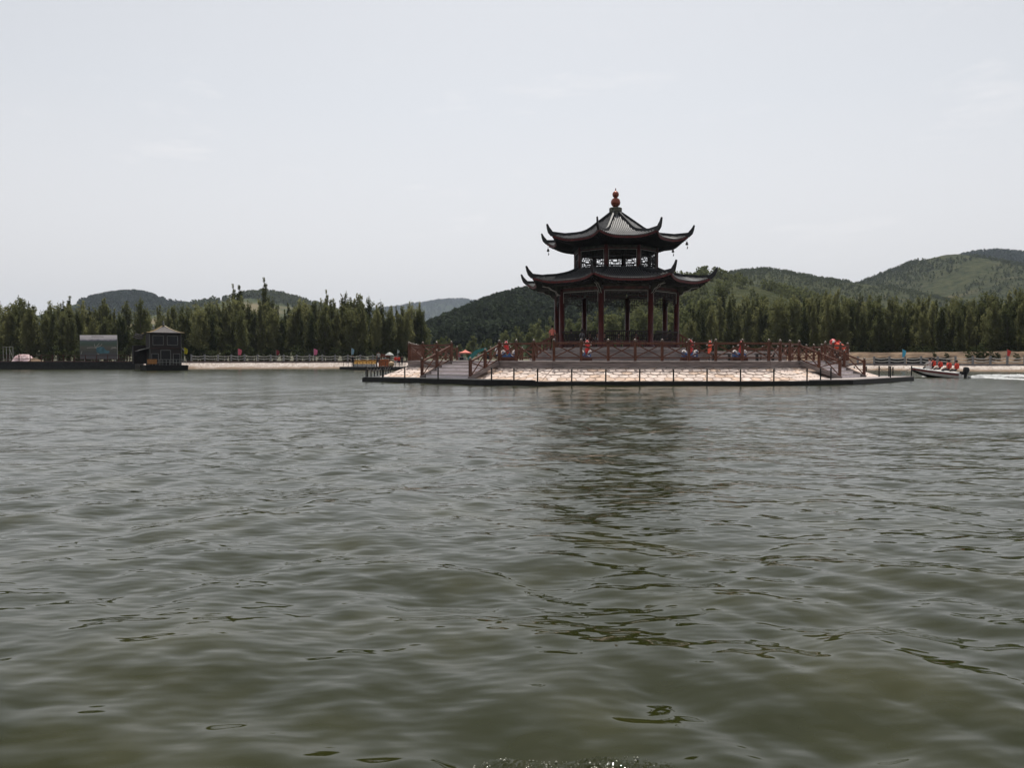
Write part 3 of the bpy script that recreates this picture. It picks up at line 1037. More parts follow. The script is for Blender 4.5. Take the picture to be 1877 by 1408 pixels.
# roofs ---------------------------------------------------------------
def roof(parent, rs, zs, lift, lift_from, ext, horn_tip, name, zfas, ring_r, ring_z, rib_n, soffit_m):
    rs = np.array(rs); zs = np.array(zs)
    nv, nu = 16, 24
    rgrid = np.linspace(rs[0], rs[-1], nv)

    def pt(k, u, r_, dz=0.0):
        e = abs(2 * u - 1)
        v = (r_ - rs[0]) / (rs[-1] - rs[0])
        z = float(np.interp(r_, rs, zs))
        g = max(0.0, (r_ - lift_from) / (rs[-1] - lift_from))
        z += lift * g ** 1.5 * e ** 3.2
        r2 = r_ + ext * g ** 2 * e ** 4
        q = pc(r2, k).lerp(pc(r2, k + 1), u)
        q.z = z + dz
        return q
    root = MB()
    # tiled surface with raised rounded rows running down the slope
    for k in range(8):
        n_, t_ = facet(k)
        base = len(root.v)
        for i in range(nv):
            for j in range(nu + 1):
                root.v.append(tuple(pt(k, j / nu, rgrid[i])))
        for i in range(nv - 1):
            for j in range(nu):
                a = base + i * (nu + 1) + j
                root.f.append((a, a + 1, a + nu + 2, a + nu + 1)[::-1]); root.m.append(0)
    ro = root.build(name, M['pan'], parent, smooth=True)
    rib = MB()
    for k in range(8):
        side = 2 * rs[-1] * math.sin(R(22.5))
        for j in range(rib_n):
            x = (j + 0.5) / rib_n * 2 - 1           # position across the eave, -1..1
            pts = []
            for i in range(11):
                r_ = rs[-1] - (rs[-1] - rs[0]) * i / 10
                frac = x * rs[-1] / r_              # rows run straight down the slope
                if abs(frac) > 0.985: break
                pts.append(pt(k, (frac + 1) / 2, r_, 0.012))
            if len(pts) < 2: continue
            rib.tube(pts, 0.055, 5)
            # round end tile that hangs over the eave
    tag(rib.build('tile_rows', M['tile'], ro), kind='stuff')
    # red eave board, soffit
    fas = MB(); sof = MB()
    for k in range(8):
        top = [pt(k, j / nu, rs[-1] - 0.02, -0.015) for j in range(nu + 1)]
        bot = [p - Vector((0, 0, 0.17)) for p in top]
        inn = [pt(k, j / nu, rs[-1] - 0.16, -0.19) for j in range(nu + 1)]
        b0 = len(fas.v)
        fas.v += [tuple(p) for p in top + bot + inn]
        N_ = nu + 1
        for j in range(nu):
            fas.f += [(b0 + j, b0 + N_ + j, b0 + N_ + j + 1, b0 + j + 1), (b0 + N_ + j, b0 + 2 * N_ + j, b0 + 2 * N_ + j + 1, b0 + N_ + j + 1)]
            fas.m += [0, 0]
        b0 = len(sof.v)
        A, B = pc(ring_r, k, ring_z), pc(ring_r, k + 1, ring_z)
        sof.v += [tuple(p) for p in inn] + [tuple(A.lerp(B, j / nu)) for j in range(nu + 1)]
        for j in range(nu):
            sof.f.append((b0 + j, b0 + N_ + j, b0 + N_ + j + 1, b0 + j + 1)); sof.m.append(0)
    fas.build('eave_board', M['fascia_red'], ro)
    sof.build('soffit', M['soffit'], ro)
    raf = MB()
    nr_ = 22
    for k in range(8):
        for j in range(nr_):
            u = (j + 0.5) / nr_
            p = pt(k, u, rs[-1] - 0.10, -0.27); q = pc(ring_r + 0.05, k, ring_z - 0.06).lerp(pc(ring_r + 0.05, k + 1, ring_z - 0.06), u)
            raf.beam(p, p.lerp(q, 0.75), 0.075, 0.09)
    tag(raf.build('rafters', soffit_m, ro), kind='stuff')
    # hip ridges ending in upswept horns
    for k in range(8):
        path = []; rad = []
        for i in range(12):
            r_ = rs[0] + (rs[-1] - rs[0]) * i / 11
            p = pt(k, 0.0, r_, 0.07); path.append(p); rad.append(0.10)
        e = path[-1]
        tip = pc(horn_tip[0], k, horn_tip[1])
        mid1 = e.lerp(tip, 0.35); mid1.z = e.z + (tip.z - e.z) * 0.22
        mid2 = e.lerp(tip, 0.72); mid2.z = e.z + (tip.z - e.z) * 0.58
        m_ = MB()
        full = path + [mid1, mid2, tip]
        # ridge: a flat-sided band, thick below and tapering to the horn
        a = ROT + R(-22.5 + 45 * k)
        sd = Vector((math.cos(a), math.sin(a), 0))
        hs = [0.20] * 9 + [0.24, 0.30, 0.36] + [0.34, 0.22, 0.10]
        ws = [0.085] * 12 + [0.08, 0.06, 0.055]
        ring = []
        for i, p in enumerate(full):
            tg = (full[min(i + 1, len(full) - 1)] - full[max(i - 1, 0)]).normalized()
            up = sd.cross(tg)
            if up.z < 0: up = -up
            lo = p - up * (0.06 if i < 9 else hs[i] * 0.55); hi = p + up * (hs[i] - 0.06 if i < 9 else hs[i] * 0.45)
            ring += [lo - sd * ws[i], lo + sd * ws[i], hi + sd * ws[i] * .8, hi - sd * ws[i] * .8]
        fs = []
        for i in range(len(full) - 1):
            for q in range(4):
                fs.append((i * 4 + q, i * 4 + (q + 1) % 4, (i + 1) * 4 + (q + 1) % 4, (i + 1) * 4 + q))
        fs += [(3, 2, 1, 0), tuple((len(full) - 1) * 4 + q for q in range(4))]
        m_.add(ring, fs)
        me_o = m_.build('hip_ridge', M['ridge'], ro)
        bm = bmesh.new(); bm.from_mesh(me_o.data); bmesh.ops.recalc_face_normals(bm, faces=bm.faces); bm.to_mesh(me_o.data); bm.free()
    return ro, pt


lower_roof, lpt = roof(PV, [3.1, 4.2, 5.2, 6.2, 6.9], [8.46, 7.95, 7.60, 7.35, 7.22], 0.42, 3.6, 0.42, (7.80, 8.42), 'lower_roof', 0, RC, 7.07, 34, M['soffit'])
upper_roof, upt = roof(PV, [0.45, 1.38, 2.4, 3.2, 4.15, 5.2], [12.80, 12.12, 11.36, 10.98, 10.68, 10.46], 0.42, 2.4, 0.45, (6.06, 11.65), 'upper_roof', 0, RU, 10.06, 28, M['soffit'])

# upper storey: sill, beams, lattice windows
for k in range(8):
    n_, t_ = facet(k)
    A, B = pc(RU, k), pc(RU, k + 1)
    a, c = A + t_ * 0.12, B - t_ * 0.12
    beam_obj('window_sill', (a.x, a.y, 8.36), (c.x, c.y, 8.36), 0.16, 0.07, M['trimwhite'], PV)
    for (z, h, w_, m_) in ((9.96, 0.18, 0.2, 'beam_green'), (9.80, 0.12, 0.16, 'beam_red')):
        beam_obj('upper_beam', (a.x, a.y, z), (c.x, c.y, z), w_, h, M[m_], PV)
    q = n_ * 0.09
    beam_obj('trim', Vector((a.x, a.y, 9.72)) + q, Vector((c.x, c.y, 9.72)) + q, 0.025, 0.025, M['trimwhite'], PV)
    for e, sgn in ((A, 1), (B, -1)):
        p = e + t_ * sgn * 0.17 + q
        beam_obj('trim', (p.x, p.y, 8.40), (p.x, p.y, 9.70), 0.025, 0.025, M['trimwhite'], PV)
    L = MB()
    x0 = A + t_ * 0.17; side = (B - A).length - 0.34
    Z0, Z1 = 8.42, 9.72

    def hb(u0, u1, z):
        p, q_ = x0 + t_ * (u0 * side), x0 + t_ * (u1 * side)
        z = Z0 + z * (Z1 - Z0)
        L.beam((p.x, p.y, z), (q_.x, q_.y, z), 0.045, 0.055)

    def vb(u, z0, z1):
        p = x0 + t_ * (u * side)
        L.beam((p.x, p.y, Z0 + z0 * (Z1 - Z0)), (p.x, p.y, Z0 + z1 * (Z1 - Z0)), 0.055, 0.045)
    # two leaves, each a stepped key pattern round an open middle
    for o in (0.0, 0.5):
        f = 0.5
        def H(u0, u1, z): hb(o + u0 * f, o + u1 * f, z)
        def Vv(u, z0, z1): vb(o + u * f, z0, z1)
        H(0, 1, 0.0); H(0, 1, 0.62); H(0, 1, 0.66); H(0, 1, 1.0); Vv(0, 0, 1); Vv(1, 0, 1)
        H(0.32, 0.68, 0.22); H(0.32, 0.68, 0.42); Vv(0.32, 0.22, 0.42); Vv(0.68, 0.22, 0.42)
        H(0, 0.32, 0.30); H(0.68, 1, 0.34); Vv(0.5, 0, 0.10); Vv(0.5, 0.52, 0.62)
        H(0.16, 0.84, 0.10); H(0.16, 0.84, 0.52); Vv(0.16, 0.10, 0.30); Vv(0.84, 0.34, 0.52); Vv(0.16, 0.40, 0.52); Vv(0.84, 0.10, 0.24)
        H(0, 0.16, 0.40); H(0.84, 1, 0.24); H(0.16, 0.32, 0.36); H(0.68, 0.84, 0.28)
        Vv(0.40, 0.10, 0.22); Vv(0.60, 0.42, 0.52); Vv(0.24, 0.0, 0.10); Vv(0.76, 0.52, 0.62); Vv(0.76, 0.0, 0.10); Vv(0.24, 0.52, 0.62)
        H(0.2, 0.8, 0.83); Vv(0.2, 0.66, 0.83); Vv(0.8, 0.83, 1.0); Vv(0.5, 0.66, 0.83); Vv(0.35, 0.83, 1)
    L.build('lattice_window', M['lattice'], PV)
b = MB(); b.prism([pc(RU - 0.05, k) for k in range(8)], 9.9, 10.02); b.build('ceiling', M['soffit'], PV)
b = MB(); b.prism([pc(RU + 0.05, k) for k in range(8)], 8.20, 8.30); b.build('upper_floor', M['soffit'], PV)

# gourd finial
fin = MB(); fin.lathe([(0.50, 12.62), (0.50, 12.92), (0.47, 12.95), (0.47, 13.0), (0.50, 13.02), (0.50, 13.30), (0.44, 13.34), (0.2, 13.36)], (CX, CY, 0), 16)
fo = fin.build('finial', M['finbase'], PV)
g = MB()
prof = [(0.14, 13.36)] + [(max(0.12, 0.375 * math.sin(PI * i / 12)), 13.76 - 0.38 * math.cos(PI * i / 12)) for i in range(2, 11)]
prof += [(0.115, 14.12)] + [(max(0.1, 0.26 * math.sin(PI * i / 12)), 14.38 - 0.27 * math.cos(PI * i / 12)) for i in range(2, 11)]
prof += [(0.06, 14.66), (0.035, 14.72), (0.045, 14.78), (0.03, 14.86), (0.01, 14.88)]
g.lathe(prof, (CX, CY, 0), 20)
g.build('gourd', M['copper'], fo, smooth=True)

# wind bells under the upper roof corners
bell = MB()
bell.tube([(0, 0, 0), (0, 0, -0.32)], 0.012, 4)
bell.lathe([(0.11, -0.58), (0.10, -0.50), (0.06, -0.38), (0.02, -0.32)], n=10)
bell_me = bell.mesh('wind_bell', M['lattice'], smooth=True)
cl = MB(); cl.tube([(0, 0, -0.55), (0.03, 0, -0.75)], 0.012, 4); cl.box((0.04, 0, -0.80), (0.07, 0.01, 0.16), ry=0.25)
cl_me = cl.mesh('clapper', M['lattice'])
BL = {0: 'small bell hanging under the upswept corner above the front column, against dark eaves', 1: 'small bell hanging under the front upswept corner nearest the speedboat',
      2: 'small bell silhouetted on the sky under the outermost corner toward green hills', 3: 'small bell silhouetted on the sky, hanging lower and nearer the upper column',
      6: 'small bell alone on the sky under the far corner toward distant wooded hill', 7: 'small bell under the near upper corner toward the dark wooded hill',
      4: 'small bell hidden behind the upper roof', 5: 'small bell hidden behind the upper roof'}
for k in (2, 3, 6):
    e = upt(k, 0.0, 5.1, -0.12)
    o = link('wind_bell', bell_me); o.location = e; link('clapper', cl_me, o)
    tag(o, BL[k], 'bell', 'wind bells under the upper roof corners')

# low timber terrace on the far side of pavilion with dark benches in front
tr = empty('terrace', (CX + 9, CY - 1, ZD), 'low grey timber terrace beside the pavilion plinth', 'terrace')
b = MB(); b.box((CX + 9.2, CY - 0.5, ZD + 0.36), (4.6, 6.5, 0.70), ROT); b.build('terrace_boards', M['deckwood'], tr)
for i, x in enumerate((7.3, 9.2, 11.1)):
    beam_obj('step_board', (CX + x - .9, CY - 4.05, ZD + 0.2), (CX + x + .9, CY - 4.0, ZD + 0.2), 0.5, 0.38, M['greywood'], tr)
for i, (px, lb) in enumerate(((1322, 'dark low bench behind the railing beside the small pink carp'), (1402, 'dark low bench behind the railing at the end of the terrace'))):
    p = at(px, 660, 50.5)
    r_ = empty('bench', (p.x, p.y, ZD), lb, 'bench', 'dark benches on deck')
    b = MB(); b.box((p.x, p.y, ZD + 0.42), (1.2, 0.42, 0.07)); b.build('seat', M['rubber'], r_)
    for s in (-.5, .5):
        b = MB(); b.box((p.x + s, p.y, ZD + 0.19), (0.08, 0.36, 0.37)); b.build('leg', M['rubber'], r_)


# ------------------------------------------------------------------ carp statues
def koi(px, py_top, D, label, h=1.25, lean=0.0, body='koi_red', face=0.0, base=True, wide=0.9, z0=None):
    p = at(px, 660, D)
    z0 = ZD if z0 is None else z0
    root = empty('carp_statue', (p.x, p.y, z0), label, 'statue', 'painted carp statues around the deck')
    zb = 0.22 if base else 0.0
    if base:
        m_ = MB(); m_.box((0, 0, 0.11), (wide * 1.2, 0.6, 0.22)); m_.box((0, 0, 0.235), (wide * 1.05, 0.5, 0.03))
        m_.build('pedestal', M['block'], root, world=False)
        wv = MB()
        prof = []
        n = 16
        for i in range(n + 1):
            x = -wide / 2 + wide * i / n
            z = 0.20 + 0.12 * math.cos(i * 1.1 + px) + 0.16 * (abs(x) / (wide / 2)) ** 2
            prof.append((x, z))
        vs = []
        for y, f in ((-0.22, 0.75), (0, 1.0), (0.22, 0.8)):
            vs += [(x, y, zb + 0.03 + z * f) for x, z in prof]
        low = [(x, -0.24, zb + 0.03) for x, _ in prof] + [(x, 0.24, zb + 0.03) for x, _ in prof]
        N_ = n + 1
        vs += low
        fs = []
        for r_ in range(2):
            for i in range(n): fs.append((r_ * N_ + i, r_ * N_ + i + 1, (r_ + 1) * N_ + i + 1, (r_ + 1) * N_ + i))
        for i in range(n):
            fs.append((3 * N_ + i, 3 * N_ + i + 1, i + 1, i)); fs.append((2 * N_ + i, 2 * N_ + i + 1, 4 * N_ + i + 1, 4 * N_ + i))
        fs += [(3 * N_, 0, N_, 2 * N_, 4 * N_), (3 * N_ + n, 4 * N_ + n, 2 * N_ + n, N_ + n, n)]
        wv.add(vs, fs); wv.build('wave', M['koi_blue'], root, world=False)
        fm = MB()
        for sx in (-1, 1):
            for i in range(6):
                a = i / 5
                fm.ball((sx * wide * (0.30 + 0.22 * a), -0.10 + 0.05 * math.sin(i * 2), zb + 0.36 + 0.07 * math.sin(a * 3)), 0.065 - 0.02 * a, 8)
        cr_ = MB()
        fm.tube([(wide * .3 + .12 * math.cos(t), -0.245, zb + .2 + .1 * math.sin(t)) for t in np.linspace(0.5, 5.2, 9)], 0.018, 5)
        fm.build('foam_crest', M['koi_white'], root, world=False)
    # fish: fat tapering curved body, head up
    bd = MB()
    path = []; rad = []
    prof = [(0, .03), (.08, .07), (.2, .12), (.4, .165), (.6, .175), (.78, .15), (.9, .115), (1.0, .05)]
    for t, r_ in prof:
        s = t * (h - zb - 0.2)
        x = lean * s + 0.10 * math.sin(t * 3.0) * (1 if lean >= 0 else -1)
        path.append((x, -0.05 + 0.12 * math.sin(t * 3.1), zb + 0.22 + s * math.sqrt(max(0.05, 1 - lean * lean)))); rad.append(r_ * (h / 1.25))
    bd.tube(path, rad, 12)
    bo = bd.build('body', M[body], root, smooth=True, world=False)
    hx = Vector(path[-2]); hd = Vector(path[-1])
    fn = MB()
    mid = Vector(path[5])
    for sx in (-1, 1):
        q = mid + Vector((sx * 0.14, 0, 0))
        fn.add([q, q + Vector((sx * .12, -.02, .10)), q + Vector((sx * .14, -.02, .02)), q + Vector((sx * .12, -.02, -.12)), q + Vector((0, .03, -.06)), q + Vector((sx * .12, .02, .09))],
               [(0, 1, 2), (0, 2, 3), (0, 5, 1), (4, 3, 2), (0, 4, 5), (5, 4, 2), (5, 2, 1)])
    fn.build('fins', M['koi_white'], root, world=False)
    ds = MB()
    for i in range(2, 6):
        a, c = Vector(path[i]), Vector(path[i + 1])
        o_ = Vector((0, rad[i], 0)); o2 = Vector((0, rad[i + 1], 0))
        ds.beam(a + o_ + Vector((0, .03, 0)), c + o2 + Vector((0, .03, 0)), 0.03, 0.10)
    ds.build('dorsal_fin', M[body], root, world=False)
    wk = MB()
    for sx in (-1, 1):
        wk.tube([hx + Vector((sx * .05, -.06, .05)), hx + Vector((sx * .08, -.08, .14)), hx + Vector((sx * .12, -.06, .20))], [0.010, 0.008, 0.005], 5)
        wk.ball(tuple(hx + Vector((sx * .07, -.08, .0))), 0.03, 6)
    wk.build('whiskers', M['koi_white'], root, world=False)
    return root


koi(1074, 618, 51.5, 'upright red carp on a blue wave block, just in front of pavilion steps', 1.30, 0.03, wide=0.62)
koi(1264, 618, 51.0, 'slim dark red carp on a wide blue wave with white crests', 1.32, 0.0, wide=0.95)
koi(1355, 622, 51.5, 'stout red carp leaning on a blue and white wave near the terrace', 1.25, 0.12, wide=0.8)
koi(933, 625, 51.5, 'bright red carp rising behind first front post beside the grey steps', 1.25, -0.18, wide=0.9)
koi(1298, 632, 56.5, 'small pinkish carp without wave, standing on the terrace edge', 1.15, 0.1, body='koi_orange', base=False, z0=ZD + 0.25)
0 and koi(1233, 622, 56.5, 'half-hidden dark red carp below the pavilion column', 1.2, -0.1, base=True, wide=0.6)

# the big leaping carp by the side steps
p = at(1536, 655, 58.2)
root = empty('carp_statue', (p.x, p.y, ZD), 'big orange-red carp lying over a dark wave with pale round head, by side steps', 'statue', 'painted carp statues around the deck')
m_ = MB(); m_.box((0, 0, 0.12), (1.3, 0.8, 0.24)); m_.build('pedestal', M['block'], root, world=False)
m_ = MB(); m_.lathe([(0.55, 0.24), (0.45, 0.45), (0.5, 0.6), (0.30, 0.75)], n=12); m_.build('wave', M['rubber'], root, world=False)
m_ = MB()
m_.tube([(-0.50, -.05, 1.42), (-0.44, -.05, 1.32), (-0.28, 0, 1.18), (0.0, 0, 1.06), (0.30, 0, 0.92), (0.52, 0, 0.78), (0.66, 0, .62)], [0.10, 0.15, 0.20, 0.27, 0.27, 0.18, 0.05], 12)
m_.build('body', M['koi_orange'], root, smooth=True, world=False)
m_ = MB(); m_.ball((-0.42, -0.10, 1.36), 0.23, 12); m_.build('head', M['koi_red'], root, smooth=True, world=False)
m_ = MB(); m_.ball((-0.43, -0.27, 1.40), 0.10, 10); m_.build('eye', M['koi_white'], root, smooth=True, world=False)
m_ = MB()
m_.add([(0.60, 0, .70), (0.86, -.03, .86), (0.80, -.02, .66), (0.9, -.03, .52), (0.62, .05, .64)], [(0, 1, 2), (0, 2, 3), (4, 2, 1), (4, 3, 2), (0, 4, 1), (0, 3, 4)])
m_.build('tail_fin', M['koi_white'], root, world=False)
m_ = MB(); m_.add([(-.15, 0, 1.36), (.1, .02, 1.52), (.28, 0, 1.22), (.0, .06, 1.28)], [(0, 1, 2), (0, 3, 1), (3, 2, 1)])
m_.build('dorsal_fin', M['koi_red'], root, world=False)


# ------------------------------------------------------------------ people
def skin_mesh(name, joints, edges):
    me = bpy.data.meshes.new(name)
    me.from_pydata([j[0] for j in joints], edges, [])
    o = bpy.data.objects.new(name, me); COL.objects.link(o)
    md = o.modifiers.new('s', 'SKIN')
    for i, j in enumerate(joints):
        me.skin_vertices[0].data[i].radius = (j[1], j[2] if len(j) > 2 else j[1])
        me.skin_vertices[0].data[i].use_root = (i == 0)
    sb = o.modifiers.new('d', 'SUBSURF'); sb.levels = 1; sb.render_levels = 1
    dg = bpy.context.evaluated_depsgraph_get()
    res = bpy.data.meshes.new_from_object(o.evaluated_get(dg), depsgraph=dg)
    bpy.data.objects.remove(o)
    return res


def hand(J, E, w_i, wx, d, sx):
    """Palm with four unequal fingers and a thumb, rooted at wrist vertex w_i."""
    W = Vector(wx); d = Vector(d).normalized(); s = Vector((sx, 0, 0)); s = (s - d * s.dot(d)).normalized()
    nrm = d.cross(s)
    b0 = len(J); J.append((tuple(W + d * 0.06), 0.030, 0.018)); E.append((w_i, b0))
    for k, L in enumerate((0.075, 0.085, 0.08, 0.06)):
        o = W + d * 0.09 + nrm * ((k - 1.5) * 0.019)
        i = len(J); J.append((tuple(o + d * L * .5), 0.009)); J.append((tuple(o + d * L + s * -0.02 * sx), 0.008)); E += [(b0, i), (i, i + 1)]
    i = len(J); J.append((tuple(W + d * 0.05 - nrm * 0.04), 0.010)); J.append((tuple(W + d * 0.085 - nrm * 0.055), 0.009)); E += [(b0, i), (i, i + 1)]


def person_mesh(pose):
    J = []; E = []
    def add(p, r_, r2=None, par=None):
        J.append((p, r_, r2 or r_)); i = len(J) - 1
        if par is not None: E.append((par, i))
        return i
    if pose == 'stand':
        pel = add((0, 0, 0.92), 0.15, 0.11)
        wst = add((0, 0, 1.06), 0.135, 0.10, pel); ch = add((0, 0.01, 1.28), 0.165, 0.115, wst); nk = add((0, 0.0, 1.44), 0.06, 0.06, ch)
        hd = add((0, -0.015, 1.54), 0.085, 0.095, nk); tp = add((0, -0.01, 1.64), 0.075, 0.085, hd)
        for s in (-1, 1):
            sh = add((s * 0.19, 0, 1.36), 0.06, 0.06, ch); el = add((s * 0.25, 0.03, 1.10), 0.045, 0.045, sh); wr = add((s * 0.25, -0.05, 0.88), 0.03, 0.03, el)
            hand(J, E, wr, (s * 0.25, -0.05, 0.88), (0, -0.15, -1), s)
            hp = add((s * 0.09, 0, 0.84), 0.095, 0.095, pel); kn = add((s * 0.10, -0.02, 0.48), 0.062, 0.062, hp); an = add((s * 0.11, 0.02, 0.09), 0.042, 0.042, kn)
            add((s * 0.12, -0.13, 0.035), 0.035, 0.035, an)
    else:
        # seated: pelvis at seat height 0.47
        pel = add((0, 0.02, 0.55), 0.155, 0.12)
        wst = add((0, 0.05, 0.70), 0.135, 0.105, pel); ch = add((0, 0.03, 0.92), 0.165, 0.115, wst); nk = add((0, -0.0, 1.08), 0.06, 0.06, ch)
        hd = add((0, -0.03, 1.18), 0.085, 0.095, nk); tp = add((0, -0.02, 1.28), 0.075, 0.085, hd)
        for s in (-1, 1):
            sh = add((s * 0.19, 0.02, 1.0), 0.06, 0.06, ch); el = add((s * 0.24, -0.02, 0.74), 0.045, 0.045, sh); wr = add((s * 0.14, -0.24, 0.66), 0.03, 0.03, el)
            hand(J, E, wr, (s * 0.14, -0.24, 0.66), (-s * 0.2, -1, -0.2), s)
            hp = add((s * 0.10, -0.06, 0.53), 0.09, 0.09, pel); kn = add((s * 0.12, -0.45, 0.52), 0.065, 0.065, hp); an = add((s * 0.12, -0.43, 0.09), 0.042, 0.042, kn)
            add((s * 0.12, -0.57, 0.04), 0.035, 0.035, an)
    return skin_mesh('person', J, E)


PM = {'stand': person_mesh('stand'), 'sit': person_mesh('sit')}
HEADZ = {'stand': (1.58, 0.92, 1.42), 'sit': (1.22, 0.60, 1.06)}
_cloth = {}


def cloth(c):
    if c not in _cloth: _cloth[c] = mat('cloth_%d' % len(_cloth), c, 0.85, 0.12, 9)
    return _cloth[c]


def person(pose, loc, rz, label, shirt=(0.3, 0.3, 0.3), trousers=(0.03, 0.03, 0.035), vest=False, group=None, scale=1.0, hat=None):
    me = PM[pose].copy()
    hz, wz, nz_ = HEADZ[pose]
    me.materials.clear()
    for m_ in (M['skin'], cloth(shirt), cloth(trousers), M['rubber']): me.materials.append(m_)
    idx = []
    for p in me.polygons:
        c = p.center
        if pose == 'stand':
            i = 3 if c.z < 0.09 else 2 if c.z < wz else 0 if c.z > nz_ else 1
            if abs(c.x) > 0.205 and c.z < 1.14: i = 0
        else:
            i = 3 if c.z < 0.09 else 2 if (c.z < wz and (c.y < 0.2)) else 0 if c.z > nz_ else 1
            if c.y < -0.06 and c.z > 0.615: i = 0
        idx.append(i)
    me.polygons.foreach_set('material_index', idx)
    me.polygons.foreach_set('use_smooth', [True] * len(idx))
    o = link('person', me)
    o.location = loc; o.rotation_euler = (0, 0, rz); o.scale = (scale,) * 3
    tag(o, label, 'person', group)
    h = MB(); 
    hh = hz + 0.03
    y = -0.0 if pose == 'stand' else -0.01
    h.lathe([(0.085, -0.06), (0.105, 0.0), (0.098, 0.06), (0.06, 0.115), (0.01, 0.128)], (0, y + 0.012, hh), 10)
    h.build('hair', cloth(hat) if hat else M['hair'], o, smooth=True, world=False)
    f = MB()
    f.ball((-0.033, y - 0.105, hz - 0.03), 0.012, 6); f.ball((0.033, y - 0.105, hz - 0.03), 0.012, 6)
    f.build('eyes', M['hair'], o, world=False)
    f = MB(); f.ball((0, y - 0.115, hz - 0.055), 0.018, 6); 
    for s in (-1, 1): f.ball((s * 0.09, y, hz - 0.045), 0.02, 6)
    f.box((0, y - 0.10, hz - 0.10), (0.045, 0.02, 0.012))
    f.build('face', M['skin'], o, world=False)
    if vest:
        v = MB()
        z0, z1 = (1.0, 1.42) if pose == 'stand' else (0.66, 1.07)
        yy = 0.01 if pose == 'stand' else 0.035
        n = 14
        prof = [(0.20, 0.155, z0), (0.225, 0.175, z0 + 0.12), (0.23, 0.175, z0 + 0.28), (0.15, 0.13, z1), (0.09, 0.09, z1 + 0.03)]
        vs = []; fs = []
        for (a, b_, z) in prof:
            for k in range(n):
                vs.append((a * math.cos(2 * PI * k / n), yy + b_ * math.sin(2 * PI * k / n), z))
        for i in range(len(prof) - 1):
            for k in range(n): fs.append((i * n + k, i * n + (k + 1) % n, (i + 1) * n + (k + 1) % n, (i + 1) * n + k))
        v.add(vs, fs)
        v.build('life_vest', M['vest'], o, smooth=True, world=False)
    return o


# in the pavilion
p = at(1012.5, 640, 61.2)
person('stand', (p.x, p.y, ZF), R(160), 'person standing by the column in a salmon shirt and dark trousers', (0.55, 0.17, 0.13), (0.012, 0.012, 0.015))
GP = 'people sitting on the pavilion benches'


def bench_person(k, t, label, shirt, inward=True, scale=1.0):
    n_, t_ = facet(k)
    q = pc(RC, k).lerp(pc(RC, k + 1), t) - n_ * 0.12
    a = math.atan2(n_.x, -n_.y)              # rotation that faces outwards
    person('sit', (q.x, q.y, ZF + 0.02), a + (PI if inward else 0), label, shirt, (0.02, 0.02, 0.025), group=GP, scale=scale)


bench_person(7, 0.22, 'person in dark shirt sitting on the bench next to the paired red columns', (0.05, 0.05, 0.06))
bench_person(7, 0.50, 'person in pale grey shirt sitting beside a dark-shirted neighbour on the bench', (0.36, 0.36, 0.38))
bench_person(4, 0.88, 'person in maroon top sitting on far bench just past the front column', (0.10, 0.025, 0.025))
bench_person(4, 0.70, 'person in white top on the far bench, second from the front column', (0.40, 0.40, 0.40))
bench_person(4, 0.53, 'person in black top on the far bench, middle of the row', (0.03, 0.03, 0.03))
bench_person(4, 0.20, 'person in grey top on far bench leaning by the rear column', (0.12, 0.11, 0.11))
bench_person(3, 0.72, 'person in maroon shirt on the far bench past the rear column', (0.16, 0.03, 0.03))
bench_person(1, 0.8, 'person in black cap sitting outermost on the bench toward terrace', (0.05, 0.03, 0.03))


# ------------------------------------------------------------------ speedboat with passengers and wake
def boat_shape():
    """Hull running along +X (bow at +X), waterline at z=0, bow up."""
    D_ = 64.0
    p_bow = at(1669, 684, D_ + 2.0); p_st = at(1762, 690, D_ - 0.5)
    return p_bow, p_st


pb_, ps_ = boat_shape()
ax = Vector((pb_.x - ps_.x, pb_.y - ps_.y, 0)); BLn = ax.length
bang = math.atan2(ax.y, ax.x)
boat = empty('speedboat', (ps_.x, ps_.y, 0.02), 'white speedboat with maroon stripe carrying passengers in red life vests', 'boat')
boat.rotation_euler = (0, R(-5.5), bang)
hull = MB()
secs = []
NS = 14
for i in range(NS + 1):
    t = i / NS
    x = BLn * t
    half = 0.85 * (1 - max(0, (t - 0.45) / 0.55) ** 2.2) + 0.02
    zk = -0.28 + 0.45 * max(0, (t - 0.5) / 0.5) ** 2.0
    zc = -0.05 + 0.42 * max(0, (t - 0.4) / 0.6) ** 1.8
    zs = 0.31 + 0.10 * t ** 2
    secs.append([(x, 0, zk), (x, half * 0.86, zc), (x, half * 0.95, (zc + zs) / 2 - .02), (x, half, zs - 0.15), (x, half, zs)])
vs = []; fs = []; mi = []
for s in secs:
    row = s + [(x, -y, z) for x, y, z in s[1:]]
    vs += row
W_ = 9
def side_f(i, a, b_, m_):
    fs.append((i * W_ + a, (i + 1) * W_ + a, (i + 1) * W_ + b_, i * W_ + b_)); mi.append(m_)
for i in range(NS):
    for a, b_, m_ in ((0, 1, 2), (1, 2, 0), (2, 3, 0), (3, 4, 1)): side_f(i, a, b_, m_)
    for a, b_, m_ in ((5, 0, 2), (6, 5, 0), (7, 6, 0), (8, 7, 1)): side_f(i, a, b_, m_)
fs.append((0, 1, 2, 3, 4, 8, 7, 6, 5)); mi.append(0)
hull.v = vs; hull.f = fs; hull.m = mi
ho = hull.build('hull', [M['white'], M['maroon'], M['hull_black']], boat, world=False)
gun = MB()
for s in (1, -1):
    gun.tube([(BLn * i / NS, s * (secs[i][4][1] + .01), secs[i][4][2] + 0.03) for i in range(NS + 1)], 0.05, 6)
gun.build('gunwale', M['white'], boat, smooth=True, world=False)
dk = MB()
poly = [(BLn * t, secs[int(t * NS)][4][1] * .97, secs[int(t * NS)][4][2]) for t in (10 / 14, 12 / 14, 13 / 14)]
